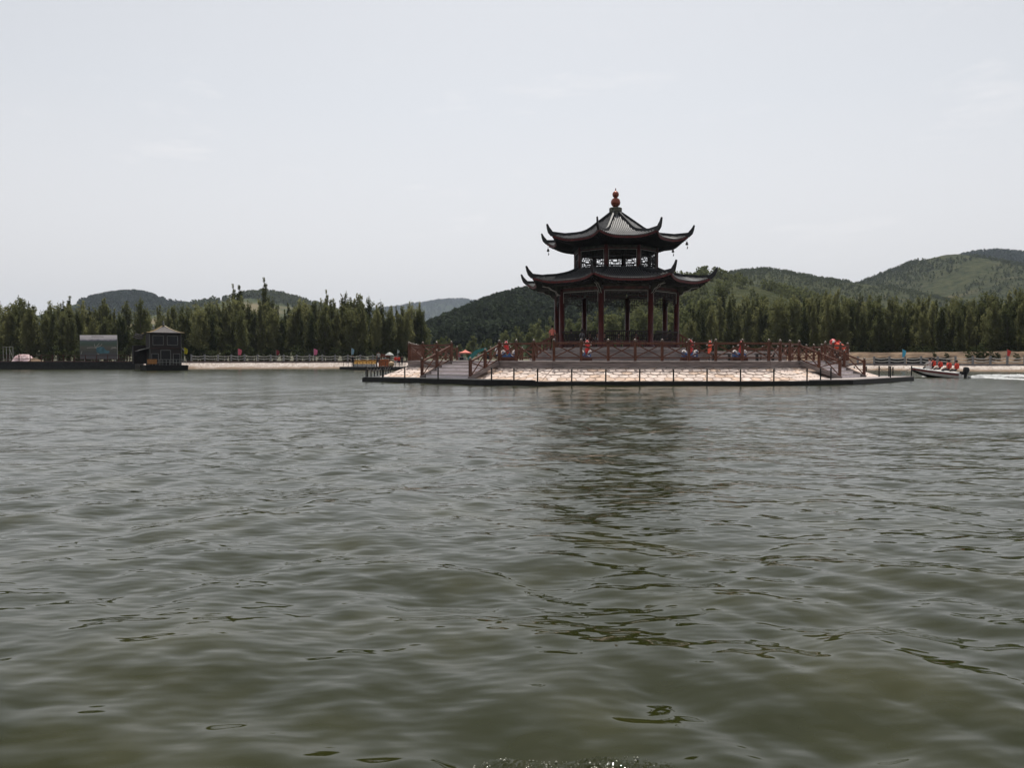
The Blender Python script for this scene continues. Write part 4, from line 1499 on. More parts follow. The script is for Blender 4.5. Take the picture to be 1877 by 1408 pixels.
top = [(BLn * i / NS, secs[i][4][1] * .98, secs[i][4][2] - .01) for i in range(9, NS + 1)]
n_t = len(top)
dk.add(top + [(x, -y, z) for x, y, z in top] + [(x, 0, z + 0.10 * (1 - i / n_t)) for i, (x, y, z) in enumerate(top)],
       [(i, 2 * n_t + i, 2 * n_t + i + 1, i + 1) for i in range(n_t - 1)] + [(2 * n_t + i, n_t + i, n_t + i + 1, 2 * n_t + i + 1) for i in range(n_t - 1)])
dk.build('foredeck', M['white'], boat, smooth=True, world=False)
fl = MB(); fl.add([(BLn * i / NS, s * secs[i][3][1] * .93, 0.02) for i in range(0, 11) for s in (1, -1)], [(2 * i, 2 * i + 1, 2 * i + 3, 2 * i + 2) for i in range(10)])
fl.build('floor', M['white'], boat, world=False)
for i, x in enumerate((0.10, 0.25, 0.42, 0.56)):
    s_ = MB(); s_.box((BLn * x, 0, 0.22), (0.34, 1.35, 0.36)); s_.build('seat', M['white'], boat, world=False)
con = MB(); con.box((BLn * 0.64, 0, 0.45), (0.30, 1.0, 0.5)); con.box((BLn * 0.655, 0, 0.73), (0.12, 0.9, 0.08)); con.build('console', M['white'], boat, world=False)
ws = MB(); ws.box((BLn * 0.70, 0, 0.80), (0.03, 1.1, 0.34), ry=R(-35)); 
M['screen'] = mat('pale_windscreen', (0.5, 0.5, 0.48), 0.15, 0.05, 3, spec=0.5)
ws.build('windscreen', M['screen'], boat, world=False)
om = MB()
om.lathe([(0.10, -0.5), (0.12, 0.0), (0.17, 0.05), (0.22, 0.15), (0.23, 0.42), (0.18, 0.56), (0.05, 0.60)], (-0.28, 0, 0.28), 10)
om.box((-0.05, 0, 0.35), (0.35, 0.30, 0.25)); om.box((-0.36, 0, 0.60), (0.30, 0.28, 0.22))
om.build('outboard_motor', M['rubber'], boat, world=False)
Mb = Matrix.Translation(boat.location) @ boat.rotation_euler.to_matrix().to_4x4()
GB = 'passengers in the speedboat'
for (t, y, lb, shirt) in ((0.115, -0.32, 'passenger at the stern of speedboat in a bright red life vest', (0.4, 0.05, 0.03)),
                          (0.22, 0.30, 'passenger second from the outboard motor in red life vest', (0.3, 0.05, 0.05)),
                          (0.27, -0.28, 'passenger third from the outboard motor in a pinkish life vest', (0.35, 0.1, 0.1)),
                          (0.43, -0.25, 'passenger amidships in the speedboat with dark red sleeves', (0.12, 0.02, 0.02)),
                          (0.57, -0.30, 'tallest passenger with raised arm near the console, black sleeves', (0.02, 0.02, 0.02)),
                          (0.60, 0.30, 'passenger beside the console wearing a dark cap', (0.5, 0.4, 0.4))):
    q = Mb @ Vector((BLn * t, y, 0.02 if t < 0.5 else 0.06))
    person('sit', q, bang + PI / 2, lb, shirt, (0.03, 0.03, 0.04), vest=(t < 0.59), group=GB, scale=0.98, hat=None)


def foam_mat():
    m = mat('white_foam', (0.46, 0.47, 0.47), 0.6, 0.12, 3, 0.03)
    return m


M['foam'] = foam_mat()


def foam_band(pts, wid, hgt, seed, n=2600, size=0.09):
    """Churned foam as many small irregular flecks heaped along a line on the water."""
    rg_ = np.random.default_rng(seed)
    P = np.array([tuple(p) for p in pts]); L = len(P) - 1
    t = rg_.random(n) * L; i = np.minimum(t.astype(int), L - 1); f = (t - i)[:, None]
    c = P[i] * (1 - f) + P[i + 1] * f
    tp = (t / L)
    wv = np.interp(tp, np.linspace(0, 1, len(wid)), wid); hv = np.interp(tp, np.linspace(0, 1, len(hgt)), hgt)
    d = P[i + 1] - P[i]; d = d / np.linalg.norm(d, axis=1, keepdims=True)
    side = np.stack([-d[:, 1], d[:, 0], np.zeros(n)], 1)
    o = rg_.normal(0, 0.42, n)
    c = c + side * (o * wv)[:, None]
    c[:, 2] += np.maximum(0.02, hv * np.exp(-o ** 2 * 3) * (0.35 + 0.65 * rg_.random(n)))
    ang = rg_.random(n) * 2 * PI; s = size * (0.4 + rg_.random(n))
    V = []; 
    for k in range(5):
        a = ang + k * 2 * PI / 5
        rr_ = s * (0.7 + 0.5 * rg_.random(n))
        V.append(np.stack([c[:, 0] + rr_ * np.cos(a) * 1.4, c[:, 1] + rr_ * np.sin(a), c[:, 2] - 0.01], 1))
    V.append(np.stack([c[:, 0], c[:, 1], c[:, 2] + s * 0.55], 1))
    V = np.stack(V, 1).reshape(-1, 3)
    b0 = np.arange(n)[:, None] * 6
    F = np.concatenate([np.stack([b0[:, 0] + k, b0[:, 0] + (k + 1) % 5, b0[:, 0] + 5], 1) for k in range(5)])
    return V, F


def foam_obj(name, label, bands):
    Vs = []; Fs = []; o = 0
    for bnd in bands:
        V, F = foam_band(*bnd); Vs.append(V); Fs.append(F + o); o += len(V)
    me = np_mesh(name, np.vstack(Vs), np.vstack(Fs), M['foam'], smooth=False)
    tag(link(name, me), label, 'foam', kind='stuff')


def wpt(px, py):
    """point of the lake surface seen at photo pixel"""
    D = EYE * FPX / (py - 659.3)
    return (at(px, py, D).x, D, 0.0)


q0 = Mb @ Vector((BLn * 0.80, -0.6, 0)); q1 = Mb @ Vector((BLn * 0.45, -1.0, 0)); q2 = Mb @ Vector((BLn * 0.15, -1.15, 0))
st = Mb @ Vector((-0.6, 0, 0))
foam_obj('wake_foam', 'white foam at the bow and in the trailing wake of speedboat', [
    ([(q0.x, q0.y, 0), (q1.x, q1.y, 0), (q2.x, q2.y, 0)], [0.25, 0.35, 0.2], [0.16, 0.14, 0.05], 1, 900, 0.06),
    ([(st.x, st.y, 0), wpt(1800, 692.5), wpt(1830, 691), wpt(1900, 692), wpt(1990, 694)], [0.25, 0.55, 0.8, 0.9, 1.2], [0.12, 0.26, 0.20, 0.12, 0.06], 2, 1500, 0.075),
    ([wpt(1806, 692.5), wpt(1840, 695), wpt(1890, 697), wpt(1960, 700)], [0.4, 0.6, 0.6, 0.8], [0.12, 0.08, 0.05, 0.03], 3, 700, 0.08),
    ([wpt(1808, 690.5), wpt(1860, 688.5), wpt(1930, 687.5)], [0.8, 1.2, 1.5], [0.10, 0.08, 0.05], 4, 600, 0.08)])

# a little ripple breaking right at the foot of the picture
rg_ = np.random.default_rng(9)
fx0, fy0, _ = wpt(1080, 1402)
FU, FV = 150, 40
uu, vv = np.meshgrid(np.linspace(-1, 1, FU), np.linspace(-1, 1, FV), indexing='ij')
XX = fx0 + uu * 0.50; YY = fy0 - 0.10 + vv * 0.13 + 0.02 * np.sin(uu * 7)
ENV = np.clip(1 - uu ** 2, 0, 1) ** 0.7 * np.clip(1 - vv ** 2, 0, 1)
ZZ = -0.03 + ENV * (0.05 + 0.012 * np.sin(uu * 11 + vv * 3)) + ENV * 0.016 * (rg_.random((FU, FV)) - 0.4)
ii, jj = np.meshgrid(np.arange(FU - 1), np.arange(FV - 1), indexing='ij')
a_ = ii * FV + jj
me = np_mesh('foam_ripple', np.stack([XX, YY, ZZ], -1).reshape(-1, 3), np.stack([a_, a_ + FV, a_ + FV + 1, a_ + 1], -1).reshape(-1, 4), M['water'], smooth=True)
fo_ = tag(link('foam_ripple', me), 'small glinting ripple breaking on the water closest to the viewer', 'foam', kind='stuff')
me_b = MB()
for i in range(170):
    u_, v_ = rg_.uniform(-.95, .95), rg_.normal(0.1, .45)
    if abs(v_) > 0.95: continue
    e_ = (1 - u_ * u_) ** .7 * (1 - v_ * v_)
    me_b.ball((fx0 + u_ * .5, fy0 - .10 + v_ * .13 + .02 * math.sin(u_ * 7), -0.026 + e_ * 0.055), 0.0012 + 0.0045 * rg_.random() ** 3, 6)
M['bubble'] = mat('wet_bubbles', (0.20, 0.20, 0.15), 0.10, 0.1, 40, spec=1.0)
me_b.build('bubbles', M['bubble'], fo_, smooth=True)


# ------------------------------------------------------------------ shore fences
def chain_fence(pxs, label, posth, zf, back=0.12):
    p0 = shore_xy(pxs[0]); p0 = p0 + p0.normalized() * back
    root = empty('chain_fence', (p0.x, p0.y, zf), label, 'fence')
    pm_ = MB(); pm_.box((0, 0, posth / 2), (0.20, 0.20, posth)); pm_.box((0, 0, posth + .03), (0.25, 0.25, 0.06))
    pme = pm_.mesh('fence_post', M['concrete'])
    pts = []
    for x in pxs:
        p = shore_xy(x); p = p + p.normalized() * back; p.z = zf
        pts.append(p)
        link('fence_post', pme, root, p - root.location)
    for a, c in zip(pts[:-1], pts[1:]):
        for hgt in (0.82, 0.42):
            pth = []
            for i in range(7):
                t = i / 6; q = a.lerp(c, t); q.z = zf + hgt * posth - 0.14 * (1 - (2 * t - 1) ** 2); pth.append(q)
            m_ = MB(); m_.tube(pth, 0.035, 4); m_.build('chain', M['chain'], root)


chain_fence([351 + 24.6 * i - 0.06 * i * i for i in range(17)], 'grey concrete posts linked by double chains above the stone slope under poplars', 1.02, 1.22)
chain_fence([1572, 1602, 1630, 1658.5, 1688, 1718.5, 1751, 1783, 1815, 1846, 1878, 1911, 1945], 'grey posts with double sagging chains along the foot of brown earth bank', 0.92, 0.92)
# dark boards behind part of the right-hand fence
hb_ = empty('screen_boards', shore_xy(1660) + Vector((0, 1.2, 1.0)), 'dark low screen of boards behind the chain fence by the speedboat bow', 'screen')
for (x0, x1) in ((1603, 1629), (1632, 1657), (1662, 1687), (1690, 1717), (1720, 1734)):
    a = shore_xy(x0); c = shore_xy(x1)
    a = a + a.normalized() * 1.0; c = c + c.normalized() * 1.0
    beam_obj('board', (a.x, a.y, 1.24), (c.x, c.y, 1.24), 0.06, 0.92 if x0 != 1632 else 0.78, M['hedge_board'], hb_)
# brown earth bank on the right shore
V = []; F = []
pts = [shore_xy(p) for p in np.linspace(1130, 2900, 90)]
rows = ((1.6, 1.0), (2.6, 1.5), (4.0, 2.15), (5.2, 2.5), (7.5, 2.55), (14, 1.9))
rg = random.Random(8)
for (add, z) in rows:
    for i, p in enumerate(pts):
        f = min(1.0, max(0.0, (i - 4) / 14))
        q = p.normalized() * (p.length + add + rg.uniform(-.12, .12)); V.append((q.x, q.y, 0.6 + (z - 0.9) * 1.16 * (0.35 + 0.65 * f) + rg.uniform(-.07, .07)))
n = len(pts)
for i in range(len(rows) - 1):
    for k in range(n - 1):
        a = i * n + k; F.append((a, a + n, a + n + 1, a + 1))
me = bpy.data.meshes.new('earth_bank'); me.from_pydata(V, [], F); me.materials.append(M['earth']); me.update()
tag(link('earth_bank', me), 'bare brown earth bank between the chain fence and the dark trees', 'bank', kind='structure')


# ------------------------------------------------------------------ flags
def flag(px, py_top, py_bot, D, colr, label, wpx=8, pole_to=None):
    top = at(px, py_top, D); bot = at(px, py_bot, D)
    gz = 1.0 if pole_to is None else pole_to
    root = empty('flag', (top.x, top.y, gz), label, 'flag', 'coloured flags along the shore')
    m_ = MB(); m_.tube([(top.x, top.y, gz), (top.x, top.y, top.z + 0.05)], [0.035, 0.02], 6); m_.build('pole', M['grey_metal'], root)
    w_ = wpx / FPX * D
    c = MB()
    nx, nz_ = 5, 6
    vs = []
    for i in range(nx + 1):
        for j in range(nz_ + 1):
            u = i / nx; v = j / nz_
            vs.append((top.x + 0.03 + u * w_ * (1 - 0.35 * v ** 3), top.y + 0.10 * math.sin(u * 5 + v * 2) * u, top.z - v * (top.z - bot.z) - 0.25 * u * (1 - v)))
    c.add(vs, [(i * (nz_ + 1) + j, (i + 1) * (nz_ + 1) + j, (i + 1) * (nz_ + 1) + j + 1, i * (nz_ + 1) + j + 1) for i in range(nx) for j in range(nz_)])
    c.build('cloth', cloth(colr), root, smooth=True)


flag(337, 637, 649, 110, (0.75, 0.66, 0.03), 'bright yellow flag beside the houseboat', 7)
flag(436, 639, 651, 131, (0.62, 0.12, 0.17), 'pink-red flag above the chain fence nearest the houseboat', 7)
flag(506, 641, 651, 132, (0.16, 0.02, 0.025), 'dark red flag half lost against the poplars', 6)
flag(575, 639, 651, 134, (0.62, 0.16, 0.28), 'bright pink flag above the middle of the chain fence', 7)
flag(644, 638, 650, 136, (0.22, 0.36, 0.45), 'pale blue flag above the yellow pedal boats', 5)
flag(728, 640, 648, 141, (0.45, 0.50, 0.48), 'small pale flag by the outer corner of the deck railing', 4)
flag(1654, 640, 655, 109, (0.08, 0.42, 0.62), 'sky blue flag on the earth bank above the chain fence', 6)
flag(1846, 640, 654, 100, (0.62, 0.05, 0.04), 'red flag on the earth bank near the foamy wake', 6)

# ------------------------------------------------------------------ left side: pier, billboard, tower, tarpaulin
A, B = at(-700, 677, 117), at(247, 677, 119.0)
pier = empty('pier', (A.x, A.y, 0), 'long black pier with thin dark red railing in front of the billboard', 'pier')
ZP = 1.12
beam_obj('pier_wall', (A.x, A.y + 1.5, 0.42), (B.x, B.y + 1.5, 0.42), 3.0, 1.4, M['pontoon'], pier)
beam_obj('deck', (A.x, A.y + 1.6, ZP + 0.03), (B.x, B.y + 1.6, ZP + 0.03), 3.1, 0.05, M['block'], pier)
for i in range(46):
    q = A.lerp(B, (i + 0.5) / 46); 
    beam_obj('rail_post', (q.x, q.y + 0.2, ZP + .05), (q.x, q.y + 0.2, ZP + 1.05), 0.10, 0.10, M['block'], pier)
for z in (0.95, 0.45):
    beam_obj('rail', (A.x, A.y + 0.2, ZP + z), (B.x, B.y + 0.2, ZP + z), 0.06, 0.07, M['block'], pier)


def billboard_mat():
    m = bpy.data.materials.new('billboard_print'); m.use_nodes = True
    n = m.node_tree; p = n.nodes['Principled BSDF']; p.inputs['Roughness'].default_value = 0.5
    tc = n.nodes.new('ShaderNodeTexCoord'); sx = n.nodes.new('ShaderNodeSeparateXYZ')
    n.links.new(tc.outputs['Generated'], sx.inputs[0])
    no = n.nodes.new('ShaderNodeTexNoise'); no.inputs['Scale'].default_value = 5; no.inputs['Detail'].default_value = 6
    mp_ = n.nodes.new('ShaderNodeMapping'); mp_.inputs['Scale'].default_value = (1.5, 0, 3)
    n.links.new(tc.outputs['Generated'], mp_.inputs[0]); n.links.new(mp_.outputs[0], no.inputs['Vector'])
    ad = n.nodes.new('ShaderNodeMath'); ad.operation = 'MULTIPLY_ADD'; ad.inputs[1].default_value = 0.12; ad.inputs[2].default_value = -0.06
    n.links.new(no.outputs['Fac'], ad.inputs[0])
    a2 = n.nodes.new('ShaderNodeMath'); n.links.new(ad.outputs[0], a2.inputs[0]); n.links.new(sx.outputs['Z'], a2.inputs[1])
    cr = n.nodes.new('ShaderNodeValToRGB'); e = cr.color_ramp.elements
    e[0].position = 0.0; e[0].color = (0.10, 0.095, 0.10, 1); e[1].position = 1.0; e[1].color = (0.85, 0.80, 0.80, 1)
    for pos, c in ((0.16, (0.055, 0.055, 0.06)), (0.30, (0.05, 0.055, 0.045)), (0.50, (0.085, 0.085, 0.065)), (0.62, (0.05, 0.085, 0.06)), (0.74, (0.07, 0.105, 0.09)), (0.78, (0.12, 0.12, 0.16)), (0.82, (0.55, 0.52, 0.56)), (0.88, (0.80, 0.76, 0.76))):
        x = e.new(pos); x.color = (*c, 1)
    n.links.new(a2.outputs[0], cr.inputs['Fac']); n.links.new(cr.outputs['Color'], p.inputs['Base Color'])
    return m


bbA, bbB = at(144.5, 660, 124), at(218, 660, 125)
bz0, bz1 = at(144, 659, 124).z, at(144, 614, 124).z
bb = empty('billboard', (bbA.x, bbA.y, 1.0), 'large billboard showing a blue lake seen from the air among dark woods', 'billboard')
b = MB(); c = (bbA + bbB) / 2; wbb = (bbB - bbA).length
b.box((c.x, c.y, (bz0 + bz1) / 2), (wbb, 0.12, bz1 - bz0)); b.build('panel', M['grey_metal'], bb)
b = MB(); b.box((c.x, c.y - 0.075, (bz0 + bz1) / 2), (wbb - 0.05, 0.02, bz1 - bz0 - 0.05)); b.build('picture', billboard_mat(), bb)


def bbp(u, v): return (bbA.x + u * wbb, c.y - 0.09, bz0 + v * (bz1 - bz0))


M['print_blue'] = mat('printed_lake_blue', (0.055, 0.14, 0.17), 0.5, 0.2, 2)
M['print_pale'] = mat('printed_pale_path', (0.38, 0.37, 0.33), 0.5, 0.1, 4)
M['print_ink'] = mat('printed_dark_ink', (0.16, 0.15, 0.15), 0.5, 0.1, 4)
lk = MB()
pl = [(0.43, 0.45), (0.46, 0.50), (0.52, 0.52), (0.64, 0.51), (0.66, 0.44), (0.70, 0.37), (0.77, 0.36), (0.79, 0.30), (0.75, 0.25), (0.66, 0.25), (0.55, 0.24), (0.46, 0.27), (0.43, 0.35)]
lk.add([bbp(u, v) for u, v in pl], [tuple(range(len(pl)))]); lk.build('printed_lake', M['print_blue'], bb)
pa = MB()
for line in ([(0.43, 0.45), (0.40, 0.52), (0.38, 0.63)], [(0.42, 0.47), (0.46, 0.57), (0.52, 0.66)], [(0.45, 0.51), (0.54, 0.55), (0.59, 0.64)], [(0.42, 0.48), (0.30, 0.49), (0.18, 0.47)],
             [(0.84, 0.49), (0.96, 0.50)], [(0.82, 0.44), (0.92, 0.47), (0.98, 0.46)], [(0.02, 0.2), (0.05, 0.34)], [(0.45, 0.24), (0.51, 0.21)]):
    for a, d in zip(line[:-1], line[1:]):
        p, q = Vector(bbp(*a)), Vector(bbp(*d))
        pa.beam(p, q, 0.006, 0.055)
pa.build('printed_paths', M['print_pale'], bb)
# a title line too small and blurred to read: short ink strokes
ik = MB(); rg = random.Random(4)
u = 0.31
while u < 0.64:
    wd = rg.uniform(0.010, 0.018)
    for k in range(3):
        ik.box(bbp(u + wd * (0.2 + 0.3 * k), 0.935 + rg.uniform(-.01, .01)), (wbb * wd * 0.22, 0.006, 0.10 + rg.uniform(0, .06)))
    ik.box(bbp(u + wd * .5, 0.935 + rg.uniform(-.015, .015)), (wbb * wd * 0.8, 0.007, 0.035))
    u += wd + 0.010
ik.build('printed_title', M['print_ink'], bb)
for uu in (0.1, 0.5, 0.9):
    x, y, z = bbp(uu, 0)
    b = MB(); b.box((x, y + 0.25, (bz1 + 1.0) / 2), (0.14, 0.14, bz1 - 1.0)); b.build('post', M['grey_metal'], bb)

# pale metal frame tower
p = at(15, 658, 122)
tw = empty('frame_tower', (p.x, p.y, 1.0), 'small pale metal scaffold frame on the pier near the tarpaulin', 'frame')
h_ = at(15, 636, 122).z
for sx in (-0.5, 0.5):
    for sy in (-0.4, 0.4):
        beam_obj('leg', (p.x + sx, p.y + sy, 1.0), (p.x + sx, p.y + sy, h_), 0.06, 0.06, M['grey_metal'], tw)
for z in (1.5, 2.1, h_):
    for sy in (-0.4, 0.4):
        beam_obj('crossbar', (p.x - 0.5, p.y + sy, z), (p.x + 0.5, p.y + sy, z), 0.05, 0.05, M['grey_metal'], tw)
    for sx in (-0.5, 0.5):
        beam_obj('crossbar', (p.x + sx, p.y - 0.4, z), (p.x + sx, p.y + .4, z), 0.05, 0.05, M['grey_metal'], tw)
beam_obj('ladder_rail', (p.x + .55, p.y - .4, h_ - 0.4), (p.x + 1.1, p.y - .4, 1.2), 0.05, 0.05, M['grey_metal'], tw)

# heap under a pink and white tarpaulin
p = at(43, 656, 121.5)
tp_ = MB(); rg = random.Random(12)
nx, ny = 12, 6
vs = []
for i in range(nx + 1):
    for j in range(ny + 1):
        u = i / nx * 2 - 1; v = j / ny * 2 - 1
        hgt = max(0, (1 - abs(u) ** 6)) * max(0, (1 - abs(v) ** 4)) * 1.05 + rg.uniform(-.06, .08)
        vs.append((p.x + u * 1.35, p.y + v * 0.8, 1.16 + max(0, hgt)))
tp_.add(vs, [(i * (ny + 1) + j, (i + 1) * (ny + 1) + j, (i + 1) * (ny + 1) + j + 1, i * (ny + 1) + j + 1) for i in range(nx) for j in range(ny)])
tag(tp_.build('tarpaulin', M['tarp'], smooth=True), 'heap covered by a pink and white tarpaulin on the pier', 'tarpaulin')
p = at(62, 658, 121.5)
sd_ = MB(); rg = random.Random(5)
prof = []
vs = [(p.x, p.y, 1.75)]
for k in range(14):
    a = 2 * PI * k / 14; vs.append((p.x + 1.6 * math.cos(a) * rg.uniform(.8, 1.1), p.y + .9 * math.sin(a), 1.14))
sd_.add(vs, [(0, 1 + k, 1 + (k + 1) % 14) for k in range(14)])
tag(sd_.build('soil_heap', M['earth']), 'low brown soil heap next to the tarpaulin', 'heap')

# ------------------------------------------------------------------ houseboat
HD = 108.0
hp = at(301, 679, HD)
HB = empty('houseboat', (hp.x, hp.y, 0), 'dark two-storey houseboat with grey hipped roof moored at the pier end', 'houseboat')
HB.rotation_euler = (0, 0, R(30)); HB.scale = (0.90, 0.90, 0.97)


def hbx(c, s, name, m_, parent=None, **k):
    b = MB(); b.box(c, s, **k); return b.build(name, M[m_], parent or HB, world=False)


hbm = MB()
hbm.add([(-2.7, -3.0, -0.2), (2.9, -3.0, -0.2), (2.9, 6.0, -0.2), (-2.7, 6.0, -0.2), (-2.85, -3.2, 0.72), (3.0, -3.2, 0.72), (3.0, 6.2, 0.72), (-2.85, 6.2, 0.72)],
        [(0, 3, 2, 1), (4, 5, 6, 7), (0, 1, 5, 4), (1, 2, 6, 5), (2, 3, 7, 6), (3, 0, 4, 7)])
hbm.build('hull', M['hull_black'], HB, world=False)
hbx((0.02, 1.0, 1.86), (4.3, 6.0, 2.26), 'lower_cabin', 'cabin')
hbx((0.02, 1.0, 4.05), (4.3, 5.6, 2.08), 'upper_cabin', 'cabin')
hbx((0.02, -2.06, 3.05), (4.5, 0.10, 0.08), 'storey_band', 'beam_red')
for x in (-2.13, 2.17):
    hbx((x, -1.85, 4.05), (0.05, 0.05, 2.04), 'corner_trim', 'hb_trim'); hbx((x, -2.04, 1.86), (0.05, 0.05, 2.2), 'corner_trim', 'hb_trim')


def hb_window(x, z, w_, h2, y):
    f = MB()
    for (cx, cz, sx, sz) in ((x, z + h2 / 2, w_ + .06, .05), (x, z - h2 / 2, w_ + .06, .05), (x - w_ / 2, z, .05, h2 - .05), (x + w_ / 2, z, .05, h2 - .05)):
        f.box((cx, y, cz), (sx, 0.06, sz))
    fo = f.build('window', M['hb_trim'], HB, world=False)
    g_ = MB(); g_.box((x, y + 0.01, z), (w_ - .06, 0.03, h2 - .06)); g_.build('pane', M['glass'], fo, world=False)


hb_window(-0.98, 4.15, 1.42, 1.25, -1.83); hb_window(0.98, 4.13, 1.42, 1.22, -1.83)
hb_window(-1.45, 1.65, 0.9, 1.3, -2.03); hb_window(1.5, 1.65, 0.9, 1.3, -2.03)
f = MB()
for x in (-0.66, 0.68): f.box((x, -2.03, 1.75), (0.06, 0.06, 2.0))
f.box((0.01, -2.03, 2.78), (1.4, 0.06, 0.06)); fo = f.build('door', M['hb_trim'], HB, world=False)
g_ = MB(); g_.box((0.01, -2.02, 1.74), (1.26, 0.04, 1.98)); g_.build('pane', M['glass'], fo, world=False)
# curved hip roof
rf = MB(); ex = 0.42
nx = 8
lv = []
for i in range(nx + 1):
    t = i / nx
    hx = (2.15 + ex) * (1 - t) + 0.10 * t; hy0 = (-2.2 - 0.1) * (1 - t) + 0.2 * t; hy1 = (3.9 + ex) * (1 - t) + 1.2 * t
    z = 5.10 + 1.12 * (t ** 1.45) + 0.0
    lv.append([(-hx, hy0, z + 0.10 * (1 - t) ** 4), (hx, hy0, z + 0.10 * (1 - t) ** 4), (hx, hy1, z + 0.10 * (1 - t) ** 4), (-hx, hy1, z + .10 * (1 - t) ** 4)])
for l in lv: rf.v += l
for i in range(nx):
    for q in range(4):
        rf.f.append((i * 4 + q, i * 4 + (q + 1) % 4, (i + 1) * 4 + (q + 1) % 4, (i + 1) * 4 + q)); rf.m.append(0)
rf.f.append((3, 2, 1, 0)); rf.m.append(0)
ro = rf.build('roof', M['hb_roof'], HB, world=False)
for q in range(4):
    g_ = MB(); g_.tube([l[q] for l in lv], 0.075, 5); g_.build('ridge', M['gold'], ro, world=False)
for (x, y, z, n_) in ((0, 0.2, 6.2, 'finial'), (-1.0, 3.9, 5.7, 'finial')):
    g_ = MB(); g_.lathe([(0.05, 0), (0.16, 0.14), (0.17, 0.22), (0.07, 0.36), (0.12, 0.46), (0.13, 0.52), (0.02, 0.68)], (x, y, z), 10)
    g_.build('finial', M['hb_trim'], ro, smooth=True, world=False)
# skirt roofs at the sides and rear upswept eaves
for sx in (-1, 1):
    s_ = MB(); o_ = 1.5 if sx < 0 else 0.45
    s_.add([(sx * 2.17, -1.9, 3.10), (sx * 2.17, 3.8, 3.10), (sx * (2.17 + o_), 3.8, 2.72), (sx * (2.17 + o_), -1.9, 2.72), (sx * 2.17, -1.9, 3.02), (sx * 2.17, 3.8, 3.02), (sx * (2.17 + o_), 3.8, 2.64), (sx * (2.17 + o_), -1.9, 2.64)],
           [(0, 1, 2, 3), (7, 6, 5, 4), (0, 3, 7, 4), (1, 5, 6, 2), (3, 2, 6, 7)])
    so = s_.build('skirt_roof', M['hb_roof'], HB, world=False)
    g_ = MB(); g_.tube([(sx * 2.2, -1.95, 3.12), (sx * (2.17 + o_), -1.95, 2.74)], 0.05, 5); g_.build('ridge', M['hb_trim'], so, world=False)
rear = MB(); rear.box((-2.6, 4.6, 2.2), (2.6, 2.4, 2.6)); rear.build('rear_cabin', M['cabin'], HB, world=False)
er = MB()
for i in range(3):
    er.tube([(-2.3 - .1 * i, 3.4 + i * .4, 5.05 - .25 * i), (-2.9 - .1 * i, 3.4 + i * .4, 4.95 - .25 * i), (-3.6 - .1 * i, 3.3 + i * .4, 5.15 - .22 * i)], [0.12, 0.12, 0.10], 6)
er.build('upswept_eaves', M['hb_roof'], HB, world=False)
# fore-deck rails
rl = MB()
for x in np.linspace(-2.4, 2.75, 12): rl.box((x, -3.05, 1.12), (0.035, 0.035, 0.80))
for z in (1.5, 1.15): rl.box((0.17, -3.05, z), (5.2, 0.04, 0.035))
rl.build('railing', M['grey_metal'], HB, world=False)
crp = HB.matrix_basis @ Vector((-2.0, -3.35, 0.0))
crm = MB(); crm.box((0, 0, 1.18), (1.15, 0.35, 0.60)); crm.box((0, 0, 1.49), (1.19, 0.39, 0.03))
cro = link('crate', crm.mesh('crate', M['amber']), None, (crp.x, crp.y, 0)); cro.rotation_euler = (0, 0, R(30))
tag(cro, 'amber-coloured crate on the fore-deck rail of the houseboat', 'crate')

# ------------------------------------------------------------------ middle-left boat pontoon
pdA, pdB = at(634, 673, 112), at(745, 673, 108)
pd_ = empty('boat_pontoon', (pdA.x, pdA.y, 0), 'low black boat pontoon with thin rail holding yellow pedal boats', 'pontoon')
beam_obj('deck', (pdA.x, pdA.y, 0.27), (pdB.x, pdB.y, 0.27), 3.0, 0.40, M['pontoon'], pd_)
for i in range(14):
    q = pdA.lerp(pdB, i / 13)
    beam_obj('rail_post', (q.x, q.y - 1.4, 0.47), (q.x, q.y - 1.4, 1.25), 0.05, 0.05, M['dark_steel'], pd_)
beam_obj('rail', (pdA.x, pdA.y - 1.4, 1.22), (pdB.x, pdB.y - 1.4, 1.22), 0.05, 0.05, M['dark_steel'], pd_)
# pedal boats pulled up in a row
pr = empty('pedal_boat', (0, 0, 0), 'yellow and white pedal boat at the start of the row, next to person on pontoon', 'pedal boat', 'yellow pedal boats in a row on the pontoon')
m_ = MB()
hl = [(-0.48, -1.0, 0), (0.48, -1.0, 0), (0.52, 1.0, 0), (-0.52, 1.0, 0), (-0.42, -1.15, 0.42), (0.42, -1.15, 0.42), (0.48, 1.1, 0.42), (-0.48, 1.1, 0.42)]
m_.add(hl, [(0, 3, 2, 1), (4, 5, 6, 7), (0, 1, 5, 4), (1, 2, 6, 5), (2, 3, 7, 6), (3, 0, 4, 7)])
m_.build('hull', M['white'], pr, world=False)
m_ = MB(); m_.box((0, -0.2, 0.62), (0.86, 0.5, 0.38)); m_.box((0, 0.15, 0.85), (0.80, 0.16, 0.45), rx=R(-12)); m_.build('seat', M['yellow'], pr, world=False)
m_ = MB(); m_.lathe([(0.17, 0), (0.19, 0.12), (0.12, 0.26), (0.02, 0.30)], (0, -0.92, 0.42), 10); m_.build('bow_float', M['yellow'], pr, smooth=True, world=False)
n_pb = 7
